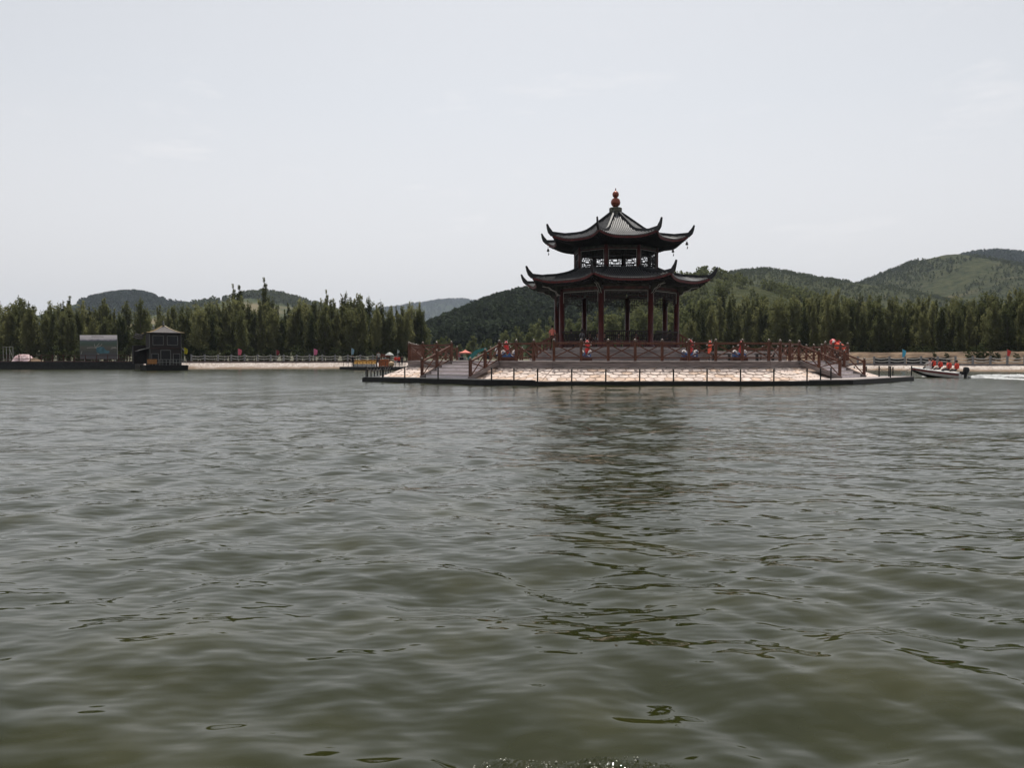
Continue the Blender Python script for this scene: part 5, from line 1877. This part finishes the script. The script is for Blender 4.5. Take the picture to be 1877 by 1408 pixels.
for i in range(n_pb):
    q = at(653 + 5.6 * i, 668, 111.6 - 0.15 * i)
    lb = ['yellow pedal boat at the row end nearest the standing person on pontoon', 'second yellow pedal boat from standing person on the pontoon', 'third yellow pedal boat from the standing person', 'middle yellow pedal boat of the row on pontoon',
          'third yellow pedal boat from the orange kiosk', 'second yellow pedal boat from the orange kiosk', 'yellow pedal boat at the row end nearest the orange kiosk'][i]
    o = pr if i == 0 else dup(pr, (q.x, q.y, 0.47), None, lb)
    o.location = (q.x, q.y, 0.47); o['label'] = lb; o.scale = (0.58, 0.9, 0.82)
# orange kiosk with a brown canopy frame
p = at(704, 670, 109)
kk = empty('kiosk', (p.x, p.y, 0.47), 'orange-brown panelled kiosk with dark red frame on the pontoon', 'kiosk')
m_ = MB(); m_.box((p.x, p.y, 0.98), (1.35, 1.0, 1.0)); m_.build('panel', M['orange'], kk)
for sx in (-1.1, -0.4, 0.75):
    beam_obj('post', (p.x + sx, p.y + .6, 0.47), (p.x + sx, p.y + .6, 2.35), 0.09, 0.09, M['redwood'], kk)
beam_obj('lintel', (p.x - 1.15, p.y + .6, 2.0), (p.x + 0.8, p.y + .6, 2.0), 0.08, 0.40, M['redwood'], kk)
p = at(714, 652, 108.5)
um = empty('parasol', (p.x, p.y, 0.47), 'small grey parasol beside the orange kiosk', 'parasol')
m_ = MB(); m_.lathe([(0.62, 2.05), (0.35, 2.30), (0.03, 2.46)], (p.x, p.y, 0), 8); m_.build('canopy', M['grey_metal'], um)
m_ = MB(); m_.tube([(p.x, p.y, 0.47), (p.x, p.y, 2.3)], 0.025, 6); m_.build('pole', M['dark_steel'], um)
p = at(717.5, 668, 107.5)
bl = MB(); bl.ball((p.x, p.y, 0.85), 0.40, 14)
tag(bl.build('buoy', mat('cream_buoy', (0.50, 0.36, 0.22), 0.6, 0.1, 4), smooth=True), 'round cream buoy between the kiosk and people in red vests', 'buoy')
GPn = 'people on the boat pontoon'
for px, D_, lb, sh, tr_, v in ((646.5, 110.5, 'person in black standing alone at the pontoon end', (0.015, 0.015, 0.015), (0.015, 0.015, 0.02), False),
                               (694, 108.5, 'person in pale shirt and hat standing behind the kiosk frame', (0.42, 0.42, 0.40), (0.05, 0.05, 0.06), False),
                               (725, 107, 'person in pink-red vest and white trousers on the pontoon', (0.5, 0.12, 0.14), (0.6, 0.6, 0.6), True),
                               (731, 106.5, 'person in red vest and navy trousers on the pontoon', (0.45, 0.03, 0.03), (0.02, 0.02, 0.05), True),
                               (737, 106.5, 'person in dark clothes closest to the deck corner on pontoon', (0.03, 0.02, 0.02), (0.02, 0.02, 0.03), False)):
    q = at(px, 670, D_)
    zz = 0.47 if px != 694 else 0.9
    person('stand', (q.x, q.y, zz), R(20), lb, sh, tr_, vest=v, group=GPn, scale=0.95 if px < 720 else 0.9)

# ------------------------------------------------------------------ far bank behind the deck: tent, excavator, people
p = at(854, 655, 150)
tn = empty('canopy_tent', (p.x, p.y, 1.05), 'salmon pink pyramid canopy tent on the far bank', 'tent')
ap_z = at(854, 641, 150).z; ez = at(854, 646.5, 150).z
m_ = MB(); wv = 0.95
base = [(p.x - 1.3, p.y - 1.3, ez), (p.x + 1.0, p.y - 1.3, ez), (p.x + 1.0, p.y + 1.3, ez), (p.x - 1.3, p.y + 1.3, ez)]
m2 = [(p.x - 0.5, p.y - .5, ez + (ap_z - ez) * .45), (p.x + .35, p.y - .5, ez + (ap_z - ez) * .45), (p.x + .35, p.y + .5, ez + (ap_z - ez) * .45), (p.x - .5, p.y + .5, ez + (ap_z - ez) * .45)]
lo = [(x, y, z - 0.22) for x, y, z in base]
m_.add(lo + base + m2 + [(p.x - .1, p.y, ap_z)], [(i, (i + 1) % 4, 4 + (i + 1) % 4, 4 + i) for i in range(4)] + [(4 + i, 4 + (i + 1) % 4, 8 + (i + 1) % 4, 8 + i) for i in range(4)] + [(8 + i, 8 + (i + 1) % 4, 12) for i in range(4)])
m_.build('canopy', M['pink'], tn)
for x, y, z in base: beam_obj('leg', (x, y, 1.05), (x, y, z - .05), 0.06, 0.06, M['grey_metal'], tn)

ED = 140.0
def ep(px, py): return at(px, py, ED)
exv = empty('excavator', (ep(862, 660).x, ED, 1.0), 'teal excavator with its arm raised on the far bank', 'excavator')
m_ = MB()
pl = [(856, 658), (858, 655), (866, 647), (872, 642), (880, 640), (889, 637.5), (890, 639.5), (884, 644), (877, 646.5), (872, 651), (866, 657), (863, 661)]
fr = [ep(a, b_) for a, b_ in pl]
nn = len(fr)
m_.add([(q.x, q.y - .35, q.z) for q in fr] + [(q.x, q.y + .35, q.z) for q in fr], [tuple(range(nn)), tuple(range(2 * nn - 1, nn - 1, -1))] + [(i, i + nn, (i + 1) % nn + nn, (i + 1) % nn) for i in range(nn)])
m_.build('boom', M['teal'], exv)
a, c = ep(889, 638), ep(893, 650)
beam_obj('stick', (a.x, a.y, a.z), (c.x, c.y, c.z), 0.4, 0.5, M['teal'], exv)
q = ep(895, 655); m_ = MB(); m_.box((q.x, q.y, q.z), (0.9, 0.9, 0.7), ry=R(20)); m_.build('bucket', M['rubber'], exv)
q = ep(853, 658); m_ = MB(); m_.box((q.x - .6, q.y, q.z - .1), (1.5, 2.0, 0.8)); m_.build('body', M['grey_metal'], exv)
m_ = MB(); m_.box((q.x - .6, q.y - 1.02, q.z + .05), (0.7, 0.04, 0.4)); m_.build('cab_window', M['glass'], exv)
for s in (-1, 1):
    m_ = MB(); m_.box((q.x, q.y + s * .8, 1.2), (2.6, 0.45, 0.45)); m_.build('track', M['rubber'], exv)
for px, D_, lb, sh in ((842, 146, 'person in patterned pink top standing beside the canopy tent', (0.35, 0.12, 0.16)), (847, 147, 'person in black standing under the canopy tent edge', (0.03, 0.02, 0.03)),
                       (877, 139, 'person in white shirt walking past the excavator boom', (0.5, 0.5, 0.52)), (887, 139, 'person in blue shirt beside the excavator bucket', (0.10, 0.14, 0.25))):
    q = at(px, 660, D_)
    person('stand', (q.x, q.y, 1.0), R(random.Random(px).uniform(-60, 60)), lb, sh, (0.03, 0.03, 0.05), group='people on the far bank', scale=0.98)
# people on deck between first posts, near the bright red carp
for px, D_, lb, sh in ((913, 53, 'person in white shirt sitting on deck beside the bright red carp', (0.6, 0.6, 0.6)),):
    q = at(px, 660, D_)
    person('sit', (q.x, q.y, ZD - 0.1), R(30), lb, sh, (0.04, 0.04, 0.09), group=None, scale=0.9)


# ------------------------------------------------------------------ trees
def crown_mesh(seed, Ht, rad, nlimb, leaves, size, mat_, taper=1.0, base_h=0.08):
    rg_ = np.random.default_rng(seed)
    C = []; S = []
    nl = nlimb
    for i in range(nl):
        f = (i + rg_.random()) / nl
        h0 = base_h + (0.95 - base_h) * f
        r_ = rad * (1 - f) ** (0.37 * taper) * min(1.0, 0.5 + f * 1.7) * (0.6 + 0.6 * rg_.random())
        a = rg_.random() * 2 * PI
        tipv = np.array([math.cos(a) * r_, math.sin(a) * r_, (h0 + 0.13 + 0.13 * rg_.random()) * Ht])
        st_ = np.array([0, 0, h0 * Ht * 0.92])
        m = int(leaves / nl * (0.6 + 0.8 * rg_.random()) * (0.5 + 1.0 * (1 - f)))
        t = rg_.random(m) ** 0.55
        c = st_ + (tipv - st_) * t[:, None] + rg_.normal(0, 1, (m, 3)) * np.array([rad * .14, rad * .14, Ht * .035]) * (1.15 - 0.6 * f)
        C.append(c)
    # wispy leader spires
    m = int(leaves * 0.06)
    t = rg_.random(m)
    C.append(np.stack([rg_.normal(0, rad * .07, m) * (1.25 - t) * 2.2, rg_.normal(0, rad * .07, m) * (1.25 - t) * 2.2, Ht * (0.72 + 0.30 * t)], 1))
    C = np.vstack(C)
    C = C[C[:, 2] > 0.03 * Ht]
    n = len(C)
    nrm = rg_.normal(0, 1, (n, 3)); nrm[:, 2] = np.abs(nrm[:, 2]) + 0.25
    nrm /= np.linalg.norm(nrm, axis=1, keepdims=True)
    ref = rg_.normal(0, 1, (n, 3))
    a = np.cross(nrm, ref); a /= np.linalg.norm(a, axis=1, keepdims=True)
    b_ = np.cross(nrm, a)
    s = (size * (0.55 + 0.9 * rg_.random(n)))[:, None]
    V = np.stack([C - a * s * .5, C - b_ * s * .32, C + a * s * .5, C + b_ * s * .32], 1).reshape(-1, 3)
    F = np.arange(n * 4).reshape(-1, 4)
    return np_mesh('crown', V, F, mat_)


def trunk_mesh(seed, Ht, r0):
    rg_ = random.Random(seed)
    m_ = MB()
    x = y = 0; pts = []; rad = []
    for i in range(6):
        t = i / 5
        pts.append((x, y, t * Ht * 0.9)); rad.append(r0 * (1 - 0.9 * t) + 0.015)
        x += rg_.uniform(-.08, .08); y += rg_.uniform(-.08, .08)
    m_.tube(pts, rad, 7)
    for i in range(8):
        f = 0.15 + 0.7 * i / 8
        a = rg_.uniform(0, 2 * PI); L = Ht * 0.13 * (1.2 - f)
        z = f * Ht * .9
        m_.tube([(0, 0, z), (math.cos(a) * L * .5, math.sin(a) * L * .5, z + L * .55), (math.cos(a) * L, math.sin(a) * L, z + L * 1.2)], [r0 * .35, r0 * .22, 0.012], 5)
    return m_.mesh('trunk', M['bark'], smooth=True)


POP = [(crown_mesh(100 + i, 10.0, (1.25, 1.7, 2.1, 1.45, 1.9, 1.1, 2.3, 1.6)[i], (30, 36, 42, 28, 38, 26, 44, 34)[i], 5000, 0.285, M['leaf_poplar'], (0.9, 1.0, 1.15, 0.8, 1.0, 1.2, 1.05, 0.85)[i], (0.06, 0.08, 0.05, 0.14, 0.08, 0.05, 0.06, 0.18)[i]), trunk_mesh(i, 10, 0.14)) for i in range(8)]
LIG = [(crown_mesh(200 + i, 8.0, 2.1, 24, 2600, 0.40, M['leaf_light'], 0.85), trunk_mesh(20 + i, 8, 0.14)) for i in range(3)]
BUSH = [(crown_mesh(300 + i, 3.0, 1.7, 14, 900, 0.30, M['leaf_bush'], 0.7, 0.05), trunk_mesh(40 + i, 3, 0.06)) for i in range(2)]


def tree(kind, x, y, z, h, name, label, cat, group, rg_, vi=None):
    cm, tm = kind[rg_.randrange(len(kind)) if vi is None else vi]
    base_h = 10.0 if kind is POP else 8.0 if kind is LIG else 3.0
    s = h / base_h
    root = empty(name, (x, y, z), label, cat, group, rz=rg_.uniform(0, 2 * PI))
    wd = s * rg_.uniform(0.75, 1.2)
    root.scale = (wd, wd, s)
    link('crown', cm, root); link('trunk', tm, root)
    return root


rg = random.Random(77)
# canopy top line of the woods, photo column -> row
TOPL = [(-400, 580), (0, 572), (60, 567), (110, 580), (180, 577), (260, 580), (330, 578), (400, 575), (470, 570), (560, 571), (620, 564), (700, 570), (770, 571)]
TOPR = [(1230, 595), (1290, 566), (1340, 561), (1430, 561), (1540, 560), (1640, 566), (1760, 567), (1877, 550), (2300, 550)]
GL, GRt = 'poplars crowding the shore behind the chain fence', 'dark poplars behind the brown earth bank'
LL = 'tall olive-green poplar in the dense wood behind the pier and chain fence'
LR = 'tall dark poplar in the wood behind the brown earth bank'


ZONES = ((-130, 'beyond the pier outside the tarpaulin'), (35, 'behind the metal frame tower'), (80, 'behind the pink tarpaulin heap'), (140, 'between tarpaulin and billboard'), (180, 'behind the near half of billboard'), (222, 'behind the far half of billboard'),
         (265, 'between billboard and houseboat'), (305, 'behind the houseboat roof'), (350, 'behind the yellow flag'), (400, 'by the first concrete fence posts'), (455, 'behind the pink-red flag'), (490, 'under the tall spire'), (530, 'behind the dark red flag'),
         (558, 'between dark red and bright pink flags'), (600, 'behind the bright pink flag'), (640, 'by the pontoon end'), (680, 'behind the yellow pedal boats'), (715, 'behind the orange kiosk'), (745, 'behind the people in red vests'), (790, 'at the corner of deck railing'),
         (1290, 'just beyond the last pavilion column'), (1340, 'behind the small pinkish carp'), (1380, 'behind the stout red carp'), (1430, 'behind the corner of front railing'), (1480, 'above the side steps'), (1530, 'above the lower side railing'), (1580, 'behind the big orange carp'), (1630, 'behind the dark screen boards'),
         (1680, 'behind the sky blue flag'), (1730, 'behind the speedboat bow'), (1780, 'behind the speedboat motor'), (1830, 'behind the weeds on the earth bank'), (1880, 'behind the red flag on the bank'), (9999, 'past the red flag where the bank goes on'))
SHAPE = ('slender', 'feathery', 'broad', 'narrow', 'full-crowned', 'very thin', 'bushy', 'bare-stemmed')
ROWS = ('front row', 'second row', 'third row', 'back row')


USED = set()


def zone(px):
    for a, t in ZONES:
        if px < a: return t


def wood(p0, p1, top, rows, side, grp, step):
    for r_, (back, hs) in enumerate(rows):
        px = p0 + rg.uniform(0, step)
        while px < p1:
            s = shore_xy(px)
            D = s.y + back + rg.uniform(-1.5, 1.5)
            x = (px - 938.5) / FPX * D
            ty = float(np.interp(px, [a for a, _ in top], [b_ for _, b_ in top])) + rg.gauss(0, 7.0) + hs + 2
            gz = 1.1 + back * 0.008
            h = at(px, ty, D).z - gz
            vi = rg.randrange(8)
            for _ in range(8):
                if (r_, vi, side, zone(px)) not in USED: break
                vi = (vi + 1) % 8
            USED.add((r_, vi, side, zone(px)))
            tree(POP, x, D, gz, max(5.0, h * 1.02), 'poplar', '%s %s poplar in %s %s' % (SHAPE[vi], ('green', 'dark')[side], ROWS[r_], zone(px)), 'tree', grp, rg, vi)
            px += step * rg.choice((0.5, 0.7, 0.9, 1.1, 1.3, 1.7))


wood(-260, 782, TOPL, ((6, 10), (10, 4), (15, 0), (21, -2)), 0, GL, 21)
wood(1255, 2150, TOPR, ((9.5, 11), (13, 5), (18, 0), (24, -3)), 1, GRt, 20)
# odd tall spires above the left wood
for px, ty in ((430, 541), (441, 543), (487, 531), (600, 550), (663, 560), (645, 562), (128, 560)):
    s = shore_xy(px); D = s.y + 30; gz = 1.3
    tree(POP, (px - 938.5) / FPX * D, D, gz, at(px, ty, D).z - gz, 'poplar', {430: 'slender poplar spire, first of a pair above the wood', 441: 'slender poplar spire, second of a pair above the wood', 487: 'tallest single poplar spire rising above the wood before a round hill',
         600: 'tall poplar rising above the wood where the skyline dips', 663: 'poplar top standing clear of the wood near the far blue hill', 645: 'poplar with pointed top beside another clear of the wood', 128: 'poplar top above the wood over the billboard'}[px], 'tree', GL, rg, 5)
# undergrowth that closes the foot of the woods
for (p0, p1, g_) in ((-250, 770, 'shrubs under the poplar wood'), (1255, 2100, 'shrubs under the dark wood')):
    px = p0
    while px < p1:
        s = shore_xy(px); D = s.y + (4.0 if p0 < 0 else 8.5) + rg.uniform(-1, 1.2)
        tree(BUSH, (px - 938.5) / FPX * D, D, 1.0, rg.uniform(1.5, 2.6), 'shrub', 'low shrub under the wood, ' + zone(px), 'shrub', g_, rg)
        px += rg.uniform(12, 22)
# lighter trees in the gap behind pavilion
TOPM = [(760, 622), (800, 615), (840, 628), (900, 622), (940, 612), (960, 603), (1000, 598), (1040, 592), (1100, 585), (1160, 580), (1220, 575), (1290, 560)]
def yz(px):
    for a, t in ((800, 'beside the last poplars'), (842, 'behind the outer steps railing'), (870, 'behind the pink canopy tent'), (905, 'behind the teal excavator'), (950, 'behind the bright red carp'), (1000, 'open beside the pavilion steps'), (1035, 'behind the standing person'), (1068, 'seen between the paired columns and the rear one'),
                 (1100, 'seen just before the front column'), (1147, 'seen between front column and rear column'), (1190, 'seen between rear column and second front column'), (1240, 'seen past the second front column'), (9999, 'just outside the last column')):
        if px < a: return t


for back, hs in ((28, 10), (50, 2), (75, -4)):
    px = 765 + rg.uniform(0, 20)
    while px < 1300:
        s = shore_xy(px); D = s.y + back + rg.uniform(-4, 4)
        ty = float(np.interp(px, [a for a, _ in TOPM], [b_ for _, b_ in TOPM])) + rg.gauss(0, 4) + hs
        gz = 1.2 + back * 0.01
        tree(LIG, (px - 938.5) / FPX * D, D, gz, max(2.5, at(px, ty, D).z - gz), 'young_tree', 'light green young tree, ' + ('nearest', 'middle', 'farthest')[(28, 50, 75).index(back)] + ' belt, ' + yz(px), 'tree', 'young trees behind the pavilion', rg)
        px += rg.uniform(22, 36)
# scrub on the earth bank
for px, dz, sc_ in ((1775, 0, 1.1), (1790, 0, 1.5), (1803, 0, 1.4), (1815, 0, 1.2), (1828, 0, 0.9), (1863, 0, 0.8), (1735, 0.5, 0.7), (1712, .9, .6)):
    s = shore_xy(px); D = s.y + 2.6
    tree(BUSH, (px - 938.5) / FPX * D, D, 1.4 + dz * .4, sc_, 'shrub', 'small green weed bush growing on the bare earth bank', 'shrub', 'weeds on the earth bank', rg)


# ------------------------------------------------------------------ hills
def vnoise(x, y, seed):
    xi = np.floor(x).astype(int); yi = np.floor(y).astype(int); xf = x - xi; yf = y - yi
    def h(a, b_): return np.modf(np.abs(np.sin(a * 127.1 + b_ * 311.7 + seed * 17.3) * 43758.5453))[0]
    u = xf * xf * (3 - 2 * xf); v = yf * yf * (3 - 2 * yf)
    return (h(xi, yi) * (1 - u) + h(xi + 1, yi) * u) * (1 - v) + (h(xi, yi + 1) * (1 - u) + h(xi + 1, yi + 1) * u) * v


def fbm(x, y, seed, o=4):
    r_ = 0; a = 0.5; f = 1.0
    for i in range(o):
        r_ = r_ + a * vnoise(x * f, y * f, seed + i); a *= .5; f *= 2.03
    return r_


def hill_mat(name, c1, c2, c3, scale, thr):
    m = bpy.data.materials.new(name); m.use_nodes = True
    n = m.node_tree; p = n.nodes['Principled BSDF']; p.inputs['Roughness'].default_value = 1; p.inputs['Specular IOR Level'].default_value = 0.0
    g = n.nodes.new('ShaderNodeNewGeometry')
    a = n.nodes.new('ShaderNodeTexNoise'); a.inputs['Scale'].default_value = scale; a.inputs['Detail'].default_value = 7; a.inputs['Roughness'].default_value = 0.62
    n.links.new(g.outputs['Position'], a.inputs['Vector'])
    cr = n.nodes.new('ShaderNodeValToRGB'); cr.color_ramp.elements[0].position = 0.32; cr.color_ramp.elements[1].position = 0.68
    cr.color_ramp.elements[0].color = (*c1, 1); cr.color_ramp.elements[1].color = (*c2, 1)
    n.links.new(a.outputs['Fac'], cr.inputs['Fac'])
    b_ = n.nodes.new('ShaderNodeTexNoise'); b_.inputs['Scale'].default_value = scale * 0.35; b_.inputs['Detail'].default_value = 6
    n.links.new(g.outputs['Position'], b_.inputs['Vector'])
    r_ = n.nodes.new('ShaderNodeMapRange'); r_.inputs['From Min'].default_value = thr; r_.inputs['From Max'].default_value = thr + 0.10
    n.links.new(b_.outputs['Fac'], r_.inputs['Value'])
    x = n.nodes.new('ShaderNodeMix'); x.data_type = 'RGBA'; n.links.new(r_.outputs['Result'], x.inputs[0]); n.links.new(cr.outputs['Color'], x.inputs[6]); x.inputs[7].default_value = (*c3, 1)
    n.links.new(x.outputs[2], p.inputs['Base Color'])
    bp = n.nodes.new('ShaderNodeBump'); bp.inputs['Distance'].default_value = 5.0; bp.inputs['Strength'].default_value = 1.0
    n.links.new(a.outputs['Fac'], bp.inputs['Height']); n.links.new(bp.outputs['Normal'], p.inputs['Normal'])
    return m


M['hill_grass'] = hill_mat('grassy_hillside', (0.030, 0.038, 0.020), (0.078, 0.080, 0.042), (0.105, 0.095, 0.056), 0.11, 0.60)
M['hill_wood'] = hill_mat('wooded_hillside', (0.022, 0.030, 0.018), (0.040, 0.050, 0.028), (0.05, 0.055, 0.032), 0.08, 0.62)
M['hill_brown'] = hill_mat('scrubby_hillside', (0.05, 0.062, 0.034), (0.085, 0.090, 0.050), (0.17, 0.145, 0.09), 0.04, 0.52)


def hill(name, label, ridge, D, depth, mat_, seed, rough=0.04, foot=0.55, nu=180, nv=60, trees=None, tmat=None, tsize=(5, 8), bare=None):
    """Ridge given as photo (px, py) seen at distance D; slopes down towards the viewer and away behind."""
    pxs = np.array([a for a, _ in ridge], float); pys = np.array([b_ for _, b_ in ridge], float)
    u = np.linspace(pxs[0], pxs[-1], nu)
    # smooth ridge height
    zr = np.interp(u, pxs, pys)
    k = np.ones(5) / 5
    zr = np.convolve(np.pad(zr, 2, mode='edge'), k, 'valid') + RNG.normal(0, 0.45, nu)
    zr = np.array([at(a, b_, D).z for a, b_ in zip(u, zr)])
    if trees: zr = zr - (0.8 if (bare or 0) < 0.4 else 0.35) * sum(tsize) / 2
    X0 = (u - 938.5) / FPX * D
    v = np.linspace(-1, 1, nv)
    X = np.repeat(X0[None], nv, 0); Yv = np.where(v < 0, D + v * depth, D + v * depth * 1.2)
    Y = np.repeat(Yv[:, None], nu, 1)
    prof = np.where(v < 0, np.clip(1 - np.abs(v) ** 1.25, 0, 1), np.clip(1 - v ** 1.5, 0, 1))
    Z = prof[:, None] * zr[None]
    nzv = fbm(X / (D * 0.09) + 3, Y / (D * 0.09), seed) - 0.47
    gul = fbm(X / (D * 0.035), Y / (D * 0.11), seed + 9) - 0.47
    fall = np.clip(1.0 - prof, 0, 1)[:, None]
    Z = Z + (nzv * 0.55 + gul * 0.35) * zr.max() * (0.10 + 0.9 * fall * np.clip(prof * 4, 0, 1)[:, None]) * rough * 8
    Z = np.where(Y < D, np.minimum(Z, zr[None] * (0.02 + 0.98 * (prof[:, None] ** 0.85)) + 0.4), Z)
    Z = np.maximum(Z, 0.0) + (-2.0) * (prof[:, None] < 0.01)
    V = np.stack([X, Y, Z], -1).reshape(-1, 3)
    i, j = np.meshgrid(np.arange(nv - 1), np.arange(nu - 1), indexing='ij')
    a = (i * nu + j)
    F = np.stack([a, a + 1, a + nu + 1, a + nu], -1).reshape(-1, 4)
    o = link(name, np_mesh(name, V, F, mat_, smooth=True))
    tag(o, label, 'hill', kind='structure')
    if trees:
        n, clump = trees
        rg_ = np.random.default_rng(seed + 40)
        got = []
        tot = 0
        # denser along the ridge so the skyline reads as tree tops
        fi = rg_.random(n * 3); fj = rg_.random(n * 3)
        vv = np.concatenate([-(fi[:n * 2] ** 1.3) * 0.85, -(fi[n * 2:] ** 3) * 0.2 + 0.03]); od = rg_.permutation(n * 3); vv = vv[od]
        ii = (vv + 1) / 2 * (nv - 1); jj = fj * (nu - 1.001)
        ii = np.clip(ii, 0, nv - 1.001)
        i0 = ii.astype(int); j0 = jj.astype(int); fa = ii - i0; fb = jj - j0
        def g(Aa): return (Aa[i0, j0] * (1 - fb) + Aa[i0, j0 + 1] * fb) * (1 - fa) + (Aa[i0 + 1, j0] * (1 - fb) + Aa[i0 + 1, j0 + 1] * fb) * fa
        x, y, z = g(X), g(Y), g(Z)
        dens = fbm(x / clump, y / clump, seed + 70)
        keep = dens > (0.47 if bare is None else bare)
        x, y, z = x[keep][:n], y[keep][:n], z[keep][:n]
        n2 = len(x)
        hgt = tsize[0] + (tsize[1] - tsize[0]) * rg_.random(n2)
        q = 42 if D < 500 else 20
        f = rg_.random((n2, q)); a_ = rg_.random((n2, q)) * 2 * PI
        rr_ = hgt[:, None] * 0.36 * np.sqrt(np.clip(1 - f, 0.02, 1)) * (0.5 + 0.5 * rg_.random((n2, q)))
        C = np.stack([x[:, None] + rr_ * np.cos(a_), y[:, None] + rr_ * np.sin(a_), z[:, None] + hgt[:, None] * (0.08 + 0.92 * f)], -1).reshape(-1, 3)
        m = len(C)
        nr_ = rg_.normal(0, 1, (m, 3)); nr_[:, 2] = np.abs(nr_[:, 2]) + .4; nr_ /= np.linalg.norm(nr_, axis=1, keepdims=True)
        aa = np.cross(nr_, rg_.normal(0, 1, (m, 3))); aa /= np.linalg.norm(aa, axis=1, keepdims=True); bb_ = np.cross(nr_, aa)
        s = (np.repeat(hgt, q) * (0.115 if D < 500 else 0.18) * (0.7 + 0.8 * rg_.random(m)))[:, None]
        Vt = np.stack([C - aa * s, C + aa * s * .6 - bb_ * s * .8, C + aa * s * .6 + bb_ * s * .8], 1).reshape(-1, 3)
        Ft = np.arange(m * 3).reshape(-1, 3)
        tag(link('hill_trees', np_mesh('hill_trees', Vt, Ft, tmat)), 'trees and scrub covering ' + label, 'woodland', kind='stuff')
    return o


hill('hill', 'dark wooded hill rising behind the pavilion and the pink tent', [(700, 640), (760, 615), (800, 598), (850, 572), (900, 550), (950, 536), (1000, 533), (1060, 530), (1150, 535), (1250, 560), (1400, 610)], 430, 190, M['hill_wood'], 3,
     trees=(9000, 40), tmat=M['leaf_dark'], tsize=(4.5, 8), bare=0.0)
hill('hill', 'scrub-dotted hillside rising behind the pavilion columns', [(980, 640), (1040, 600), (1100, 560), (1160, 520), (1220, 501), (1262, 496), (1300, 499), (1340, 512), (1400, 528), (1470, 545), (1560, 575), (1700, 615)], 360, 150, M['hill_grass'], 5,
     trees=(2600, 22), tmat=M['leaf_light'], tsize=(1.8, 4.5), bare=0.47)
hill('hill', 'grassy green hill with rounded top between pavilion and saddle', [(1180, 560), (1260, 522), (1330, 497), (1395, 490), (1430, 497), (1480, 507), (1520, 511), (1570, 517), (1640, 530), (1750, 570), (1900, 620)], 760, 300, M['hill_grass'], 7,
     trees=(6500, 45), tmat=M['leaf_bush'], tsize=(1.2, 3.4), bare=0.36)
hill('hill', 'tall grassy green hill with pointed top beyond the dark wood', [(1430, 590), (1500, 545), (1570, 518), (1620, 498), (1680, 474), (1737, 462), (1800, 474), (1870, 500), (1960, 530), (2100, 570), (2300, 620)], 900, 380, M['hill_grass'], 9,
     trees=(9000, 60), tmat=M['leaf_bush'], tsize=(1.2, 3.8), bare=0.36)
hill('hill', 'dark wooded hill crest behind the pointed grassy hill', [(1600, 560), (1700, 490), (1770, 464), (1820, 458), (1877, 463), (1960, 480), (2100, 510), (2400, 600)], 1350, 420, M['hill_wood'], 11,
     trees=(5000, 80), tmat=M['leaf_dark'], tsize=(7, 12), bare=0.0)
hill('hill', 'far blue-grey hill in the gap between the poplars and the dark wooded hill', [(520, 600), (600, 580), (660, 568), (720, 562), (770, 555), (810, 549), (845, 547), (875, 552), (920, 566), (1000, 585), (1150, 620)], 3600, 800, M['hill_wood'], 13,
     trees=(5000, 160), tmat=M['leaf_dark'], tsize=(9, 15), bare=0.0)
hill('hill', 'round scrubby hill above the middle of the poplar wood', [(300, 580), (380, 556), (430, 548), (460, 541), (487, 537), (520, 543), (560, 554), (620, 572), (720, 610)], 1000, 350, M['hill_brown'], 15,
     trees=(1800, 60), tmat=M['leaf_bush'], tsize=(4, 8), bare=0.46)
hill('hill', 'dark wooded hill with bare flank above the houseboat', [(60, 640), (130, 600), (160, 570), (178, 553), (200, 541), (218, 536), (240, 534), (266, 536), (284, 543), (292, 549), (298, 546), (330, 546), (370, 548), (420, 557), (520, 580), (640, 620)], 1300, 420, M['hill_wood'], 17,
     trees=(6000, 90), tmat=M['leaf_dark'], tsize=(5, 9), bare=0.36)

# ------------------------------------------------------------------ air
hz = MB(); hz.box((0, 2450, 198), (9000, 6800, 404))
hm = bpy.data.materials.new('haze'); hm.use_nodes = True
n = hm.node_tree; n.nodes.clear()
o_ = n.nodes.new('ShaderNodeOutputMaterial'); pv = n.nodes.new('ShaderNodeVolumePrincipled')
pv.inputs['Color'].default_value = (0.74, 0.85, 1.0, 1); pv.inputs['Density'].default_value = 0.00010; pv.inputs['Anisotropy'].default_value = 0.3
n.links.new(pv.outputs[0], o_.inputs['Volume'])
HAZE = True
if HAZE:
    tag(hz.build('haze', hm), 'thin pale haze in the air over the lake and hills', 'haze', kind='stuff')
